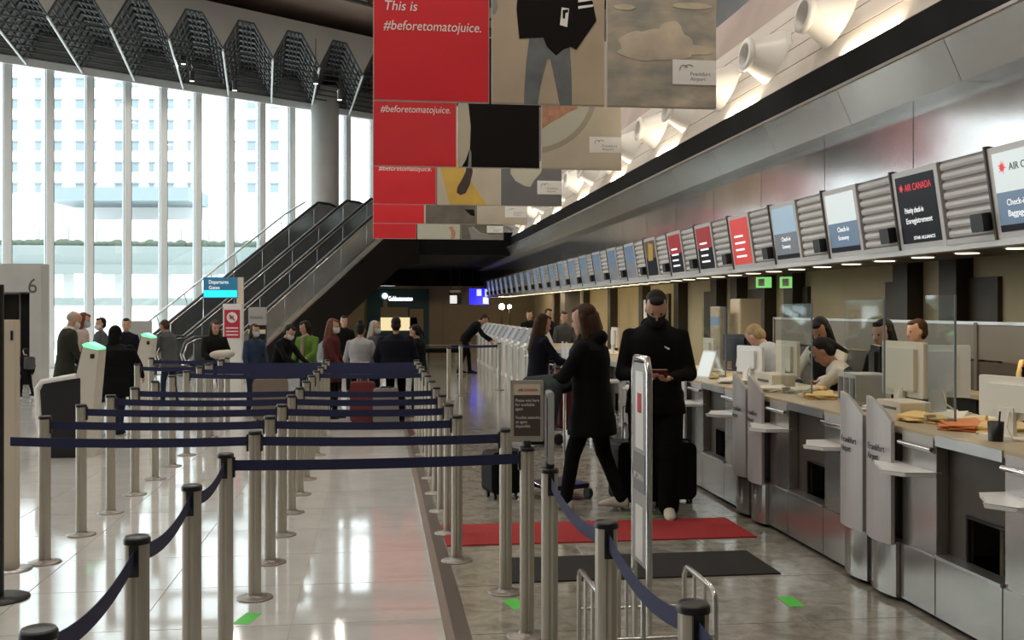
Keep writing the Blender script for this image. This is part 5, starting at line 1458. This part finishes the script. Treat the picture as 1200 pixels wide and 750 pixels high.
    for s, st in ((-1, stride[0]), (1, stride[1])):
        hj = Vector((s * .088, 0, .90))
        if seat: kn = Vector((s * .10, .40, .52)); an = Vector((s * .10, .42, .10))
        else:
            up = max(0, -st) * 0.12; an = Vector((s * (.10 if abs(st) < .15 else .06), st, .085 + up)); kn = Vector((s * .098, st * .5 + (.03 if st > 0 else .05), .50))
        body.capsule(hj, kn, .074, .050); body.capsule(kn, an, .050, .036)
        tr.capsule(hj, kn, .094 * leg_w, .070 * leg_w); tr.capsule(kn, an + Vector((0, 0, .0)), .068 * leg_w, .054 * leg_w)
        body.capsule(an, an + Vector((0, .10, -.05)), .034, .028)
        feet.append((s, an))
    body.ell((0, 0, .93), .15, .11, .11); tr.ell((0, 0, .93), .178, .132, .13)
    tr.loft([tring(z, .172, .125, 1.0) for z in (.88, .945)] + [tring(1.0, .165, .12, 1.0)])
    organic(body, 'body', skin, t, vox, 3); organic(cl, 'jacket' if coat < .25 else 'coat', 'cloth_' + top, t, 0.014, 6); organic(tr, 'trousers', 'cloth_' + bottom, t, 0.015, 5)
    if vest: 
        v = MB(); v.loft([tring(z, rx + .022, ry + .026, kf) for z, rx, ry in [(0.95, .178, .122)] + rows[:4]] + [tring(1.43, .135, .10, 1.0)]); organic(v, 'vest', 'cloth_' + vest, t, 0.015, 3)
    if scarf: s_ = MB(); s_.ell(T((0, .01, 1.48)), .095, .10, .055); s_.capsule(T((.03, .13, 1.44)), T((.04, .16, 1.10)), .04, .045); organic(s_, 'scarf', 'cloth_' + scarf, t, 0.015, 4)
    for s, an in feet:
        b = MB(); z_ = an.z - .085; rs = []
        for y, wd, h in ((-.085, .020, .05), (-.075, .034, .085), (-.03, .040, .105), (.03, .042, .098), (.08, .046, .075), (.13, .046, .055), (.165, .036, .042), (.182, .014, .028)):
            c = Vector((an.x, an.y + y + .02, z_)); rs.append([c + Vector((wd * cos(2 * pi * i / 14), 0, max(0, h / 2 + h / 2 * sin(2 * pi * i / 14) * 1.0))) for i in range(14)])
        b.loft(rs); b.build('shoe', 'cloth_' + shoes, t)
    # hair
    h = MB()
    if style in ('short', 'long', 'bun', 'pony', 'bob'):
        h.ell(Hd((0, -.024, .050)), .084, .100, .094, 18, 10, 0, HM); h.ell(Hd((0, -.045, -.01)), .078, .075, .085, 16, 9, 0, HM)
        h.ell(Hd((0, .045, .092)), .058, .046, .032, 14, 8, 0, HM)
    if style in ('long', 'bob'):
        L = .34 if style == 'long' else .14
        h.capsule(Hd((0, -.055, -.02)), T((0, -.10, 1.50 - L * .6)), .085, .075)
        for s in (-1, 1): h.capsule(Hd((s * .066, -.01, .02)), T((s * .10, -.015, 1.50 - L * .45)), .034, .034)
    if style == 'bun': h.ell(Hd((0, -.06, .135)), .045, .045, .04, 12, 8, 0, HM)
    if style == 'pony': h.capsule(Hd((0, -.10, .05)), Hd((0, -.16, -.14)), .035, .022)
    if style == 'thin': h.ell(Hd((0, -.035, .020)), .078, .085, .078, 16, 9, 0, HM)
    if style == 'hoodup': h.ell(Hd((0, -.03, .02)), .105, .115, .135, 18, 10, 0, HM); h.capsule(Hd((0, -.05, -.06)), T((0, -.04, 1.42)), .105, .12)
    organic(h, 'hair' if style != 'hoodup' else 'hood', hair if style != 'hoodup' else 'cloth_' + top, t, 0.010, 4)
    # face details
    for s in (-1, 1): b = MB(); b.ell(Hd((s * .030, .0835, .010)), .013, .008, .008, 8, 6, 0, HM); b.build('eye', 'eye_dark', t)
    if mask:
        b = MB(); n = 8; vs = []
        for j in range(5):
            z = -.010 - .085 * j / 4; ry = (.100, .112, .108, .098, .080)[j]; rx = (.070, .070, .066, .058, .044)[j]; yo = (.004, .006, .012, .020, .030)[j]
            for i in range(n + 1):
                a = R(10 + 160 * i / n); vs.append(Hd((rx * cos(a), yo + (ry) * sin(a), z)))
        b.add(vs, [(j * 9 + i, j * 9 + i + 1, j * 9 + 10 + i, j * 9 + 9 + i) for j in range(4) for i in range(n)], 0, True); b.build('face_mask', 'cloth_' + mask, t)
    else:
        b = MB(); b.ell(Hd((0, .086, -.068)), .022, .006, .007, 10, 6, 0, HM); b.build('mouth', 'lip', t)
    bpy.context.view_layer.update() if False else None
    t['_'] = 0; del t['_']
    M = Matrix.Translation(Vector((p.x, p.y, z0))) @ Matrix.Rotation(-R(face), 4, 'Z') @ Matrix.Scale(S, 4)
    return t, M, wr, T


def at_world(M, v): return M @ Vector(v)


# the man in the hoodie with his phone
t, M, wr, T = person('tall man in a black hoodie and mask looking down at his phone', 768, 8.35, 1.83, 192, 'black', 'black', 'shoe_white', 'skin_light', 'hair_black', 'short', 3, (10, 12, 84, 40), (8, 12, 86, 38), (0.05, -0.06), 30, 0, 0.14, 1.2, 'maskdark', True, True, leg_w=1.62)
b = MB(); b.add([(-0.100, .172, 1.305), (-0.060, .178, 1.325), (-.058, .178, 1.315), (-.092, .174, 1.293)], [(0, 1, 2, 3)]); b.build('chest_emblem', 'print_white', t)
b = MB(); b.box(.10, .13, .150, .154, .70, .712); b.build('leg_emblem', 'print_white', t)
c = (wr[-1][0] + wr[1][0]) / 2 + Vector((0, .10, .02)); cw = at_world(M, c)
ph = empty('mobile_phone', cw, -R(192), 'dark red mobile phone held by the man in the hoodie', 'phone'); o = MB().rbox(-.075, .075, -.006, .006, -.02, .06, .01).build('phone_case', 'phone_red', ph); o.rotation_euler = (R(-35), 0, 0)
MB().box(-.068, .068, -.0075, -.0062, -.012, .052).build('phone_screen', 'screen_black', o)

# the woman with the draped jacket
t, M, wr, T = person('woman with long brown hair in a black coat, pale jacket over her arm', 694, 8.55, 1.70, -62, 'black', 'black', 'shoe_white', 'skin_light', 'hair_brown', 'long', 4, (30, 14, 78, 10), (18, 14, 62, 20), (0.22, -0.24), 8, 0, 0.28, 1.3, None, True, True, leg_w=1.1)
w = wr[-1][0]; cw = at_world(M, w)
dj = empty('draped_jacket', cw, -R(-62), 'grey-green jacket draped over the arm of the long-haired woman', 'jacket')
b = MB(); b.capsule((-.02, -.22, .03), (0, .08, .0), .075, .065); b.capsule((-.05, -.16, -.02), (-.06, -.12, -.34), .075, .06); b.capsule((-.03, .02, -.03), (-.03, .04, -.26), .065, .05); b.capsule((-.04, -.08, -.02), (-.05, -.04, -.32), .07, .06); b.capsule((.06, -.12, -.02), (.08, -.10, -.24), .04, .04)
organic(b, 'jacket_body', 'cloth_teal', dj, .014, 5)
b = MB(); b.capsule((-.05, -.15, -.28), (-.07, -.10, -.42), .035, .03); organic(b, 'jacket_sleeve', 'cloth_teal', dj, .012, 4)

person('woman with long brown hair in a navy coat pushing a luggage trolley', 630, 12.7, 1.60, 78, 'navy', 'black', 'shoe_black', 'skin_light', 'hair_brown', 'long', 4, (35, 10, 72, 8), (35, 10, 72, 8), (0.10, -0.10), 12, 0, 0.38, 1.08)
person('man in black bending forward at the first white kiosk', 545, 26.5, 1.72, 95, 'black', 'black', 'shoe_black', 'skin_light', 'hair_brown', 'short', 42, (30, 8, 50, 5), (35, 8, 60, 5), (0.12, -0.16), 10, 0, 0.08, 1.05)
# left group
person('elderly man with grey hair in a dark coat facing the bag drop machine', 76, 14.6, 1.65, 62, 'olive', 'black', 'shoe_black', 'skin_light', 'hair_grey', 'thin', 6, (12, 10, 40, 10), (14, 10, 50, 10), (0.04, -0.04), 22, 0, 0.40, 1.06, 'masklight', scarf='white')
person('red-haired person in a pale top behind the elderly man', 93, 16.8, 1.60, 80, 'pink', 'blue', 'shoe_black', 'skin_light', 'hair_red', 'bob', 4, (20, 10, 60, 10), (20, 10, 60, 10), (0.03, -0.03), 10, 0, 0.1, 1.05, 'maskblue')
person('dark-haired person in grey beyond the bag drop machine', 118, 18.5, 1.50, 230, 'grey', 'jeans', 'shoe_black', 'skin_light', 'hair_black', 'short', 0, mask='masklight')
person('person seen from behind in a black hooded coat and jeans at the machines', 134, 13.7, 1.43, 12, 'black', 'jeans', 'shoe_black', 'skin_light', 'hair_black', 'hoodup', 2, (10, 26, 30, 0), (10, 26, 40, 0), (0.05, -0.05), 10, 0, 0.30, 1.85, leg_w=1.2)
person('person with a dark cap of hair standing behind the hooded coat', 148, 17.5, 1.50, 170, 'navy', 'black', 'shoe_black', 'skin_light', 'hair_black', 'short')
person('bearded man in a grey jacket and jeans facing the self-service column', 199, 18.2, 1.48, -58, 'grey', 'jeans', 'shoe_black', 'skin_mid', 'hair_brown', 'short', 8, (25, 10, 70, 10), (25, 10, 70, 10), (0.10, -0.08), 18, 0, 0.18, 1.1)
t, M, wr, T = person('person in a dark coat with brown hair carrying a white parcel', 251, 16.6, 1.48, 150, 'coat', 'jeans', 'shoe_black', 'skin_light', 'hair_brown', 'bob', 2, (20, 12, 78, 25), (20, 12, 78, 25), (0.06, -0.05), 12, 0, 0.25, 1.12)
cw = at_world(M, (wr[-1][0] + wr[1][0]) / 2 + Vector((0, .06, .05)))
pc = empty('parcel', cw, 0.2, 'white soft parcel in the arms of the person in the dark coat', 'parcel'); b = MB(); b.ell((0, 0, 0), .20, .10, .075); b.ell((.08, 0, .02), .12, .09, .06); organic(b, 'wrapping', 'cloth_white', pc, .015, 3)
t, M, wr, T = person('small child in dark clothes walking with a backpack', 31, 19.6, 0.92, -50, 'black', 'black', 'shoe_black', 'skin_light', 'hair_black', 'short', 4, (20, 10, 30, 0), (-20, 10, 10, 0), (0.26, -0.28), 5, 0, 0.12, 1.25)
bp = empty('backpack', at_world(M, (0, -.20, 1.0)), R(50), 'dark backpack on the back of the small child', 'backpack'); MB().rbox(-.09, .09, -.05, .06, 0, .24, .04).build('pack', 'cloth_grey', bp, .01); MB().tube([(-.06, .05, .2), (-.06, .1, .14), (-.06, .05, .04)], .01, 6).build('strap', 'cloth_black', bp)
# waiting crowd
person('person in a blue jacket beside the grey alliance sign', 297, 16.5, 1.42, 140, 'blue', 'jeans', 'shoe_black', 'skin_light', 'hair_brown', 'bob', 4, mask='maskblue')
person('masked person in black leaning forward over the taupe suitcase', 326, 15.9, 1.46, 120, 'black', 'jeans', 'shoe_black', 'skin_light', 'hair_black', 'short', 18, (35, 8, 60, 10), (35, 8, 60, 10), (0.06, -0.06), 15, 0, 0.12, 1.1, 'masklight')
person('woman with long dark hair in a green jacket and beige scarf', 361, 16.9, 1.47, 205, 'green', 'jeans', 'shoe_black', 'skin_light', 'hair_black', 'long', 3, (30, 8, 70, 10), (10, 12, 40, 5), (0.04, -0.05), 14, 40, 0.14, 1.08, None, scarf='beige')
person('masked woman with reddish hair in a wine-red coat', 388, 15.7, 1.51, 100, 'wine', 'black', 'shoe_black', 'skin_light', 'hair_red', 'long', 2, (14, 10, 40, 8), (14, 10, 40, 8), (0.04, -0.04), 5, 10, 0.28, 1.1, 'masklight')
person('dark-haired man in black standing beyond the wine-red coat', 403, 20.5, 1.52, 170, 'black', 'black', 'shoe_black', 'skin_light', 'hair_black', 'short')
person('person with a dark bun in a pale grey jacket, back turned', 422, 15.3, 1.46, 8, 'pale', 'black', 'shoe_black', 'skin_light', 'hair_black', 'bun', 2, (10, 16, 40, 10), (10, 18, 60, 10), (0.03, -0.04), 8, 0, 0.14, 1.12)
person('grey-haired masked person in grey beside the pale grey jacket', 437, 17.2, 1.46, 120, 'grey', 'black', 'shoe_black', 'skin_light', 'hair_grey', 'bob', 4, mask='maskblue')
person('broad man in a navy-black jacket, back turned', 464, 14.9, 1.54, 2, 'navy', 'black', 'shoe_black', 'skin_light', 'hair_black', 'short', 0, (6, 20, 14, 6), (6, 20, 14, 6), (0.03, -0.03), 4, 0, 0.16, 1.5)
person('dark-haired woman in black beside the broad navy jacket', 491, 16.0, 1.42, -70, 'black', 'black', 'shoe_white', 'skin_light', 'hair_black', 'pony', 4, (20, 10, 60, 10), (20, 10, 60, 10), (0.06, -0.05), 12, 0, 0.14, 1.15)


# counter staff
def staff(label, px, X, H, face, **k):
    D = X * F / ((px - 445) * CT); return person(label, px, D, H, face, **k)


staff('blond staff member in a pale shirt leaning sideways behind the counter', 926, 4.15, 1.66, -30, top='shirt', bottom='navy', hair='hair_blond', style='short', lean=38, aL=(40, 12, 60, 10), aR=(40, 12, 70, 10), hp=14)
staff('staff woman with dark hair in a white shirt and dark vest facing the hall', 975, 4.25, 1.62, 235, top='white', bottom='navy', hair='hair_black', style='bob', lean=14, aL=(40, 10, 80, 10), aR=(40, 10, 80, 20), hp=20, vest='maskdark', skin='skin_mid')
staff('staff woman in a white shirt and dark vest bending over the counter', 1008, 3.95, 1.50, -60, top='white', bottom='navy', hair='hair_black', style='pony', lean=26, aL=(45, 10, 80, 10), aR=(45, 10, 75, 20), hp=16, vest='maskdark', skin='skin_mid')
staff('dark-haired staff member behind the large beige monitor', 1046, 4.3, 1.58, 250, top='navy', bottom='navy', hair='hair_black', style='bob', lean=10)
staff('brown-haired staff member seated deep in the office beside the partition', 1081, 5.22, 1.56, 270, top='grey', bottom='navy', hair='hair_brown', style='short', lean=5)
staff('staff member in black behind the far counters', 700, 4.1, 1.62, -90, top='black', bottom='black', hair='hair_brown', style='bob', lean=6)
person('dark-haired passenger in black among the white kiosks', 586, 26.0, 1.62, 200, 'black', 'black', pos=(3.75, 25.6, 0))
person('passenger in navy among the white kiosks', 602, 23.0, 1.66, 150, 'navy', 'black', pos=(3.8, 22.9, 0))
person('passenger in grey among the white kiosks', 620, 21.0, 1.60, 170, 'grey', 'black', pos=(3.75, 20.7, 0), hair='hair_brown')

# evaluate the grown surfaces into plain meshes
dg = bpy.context.evaluated_depsgraph_get()
new = [(o, bpy.data.meshes.new_from_object(o.evaluated_get(dg))) for o in PENDING]
for o, me in new:
    o.modifiers.clear(); o.data = me
    for pgn in me.polygons: pgn.use_smooth = True
for o in pm.values(): bpy.data.objects.remove(o)
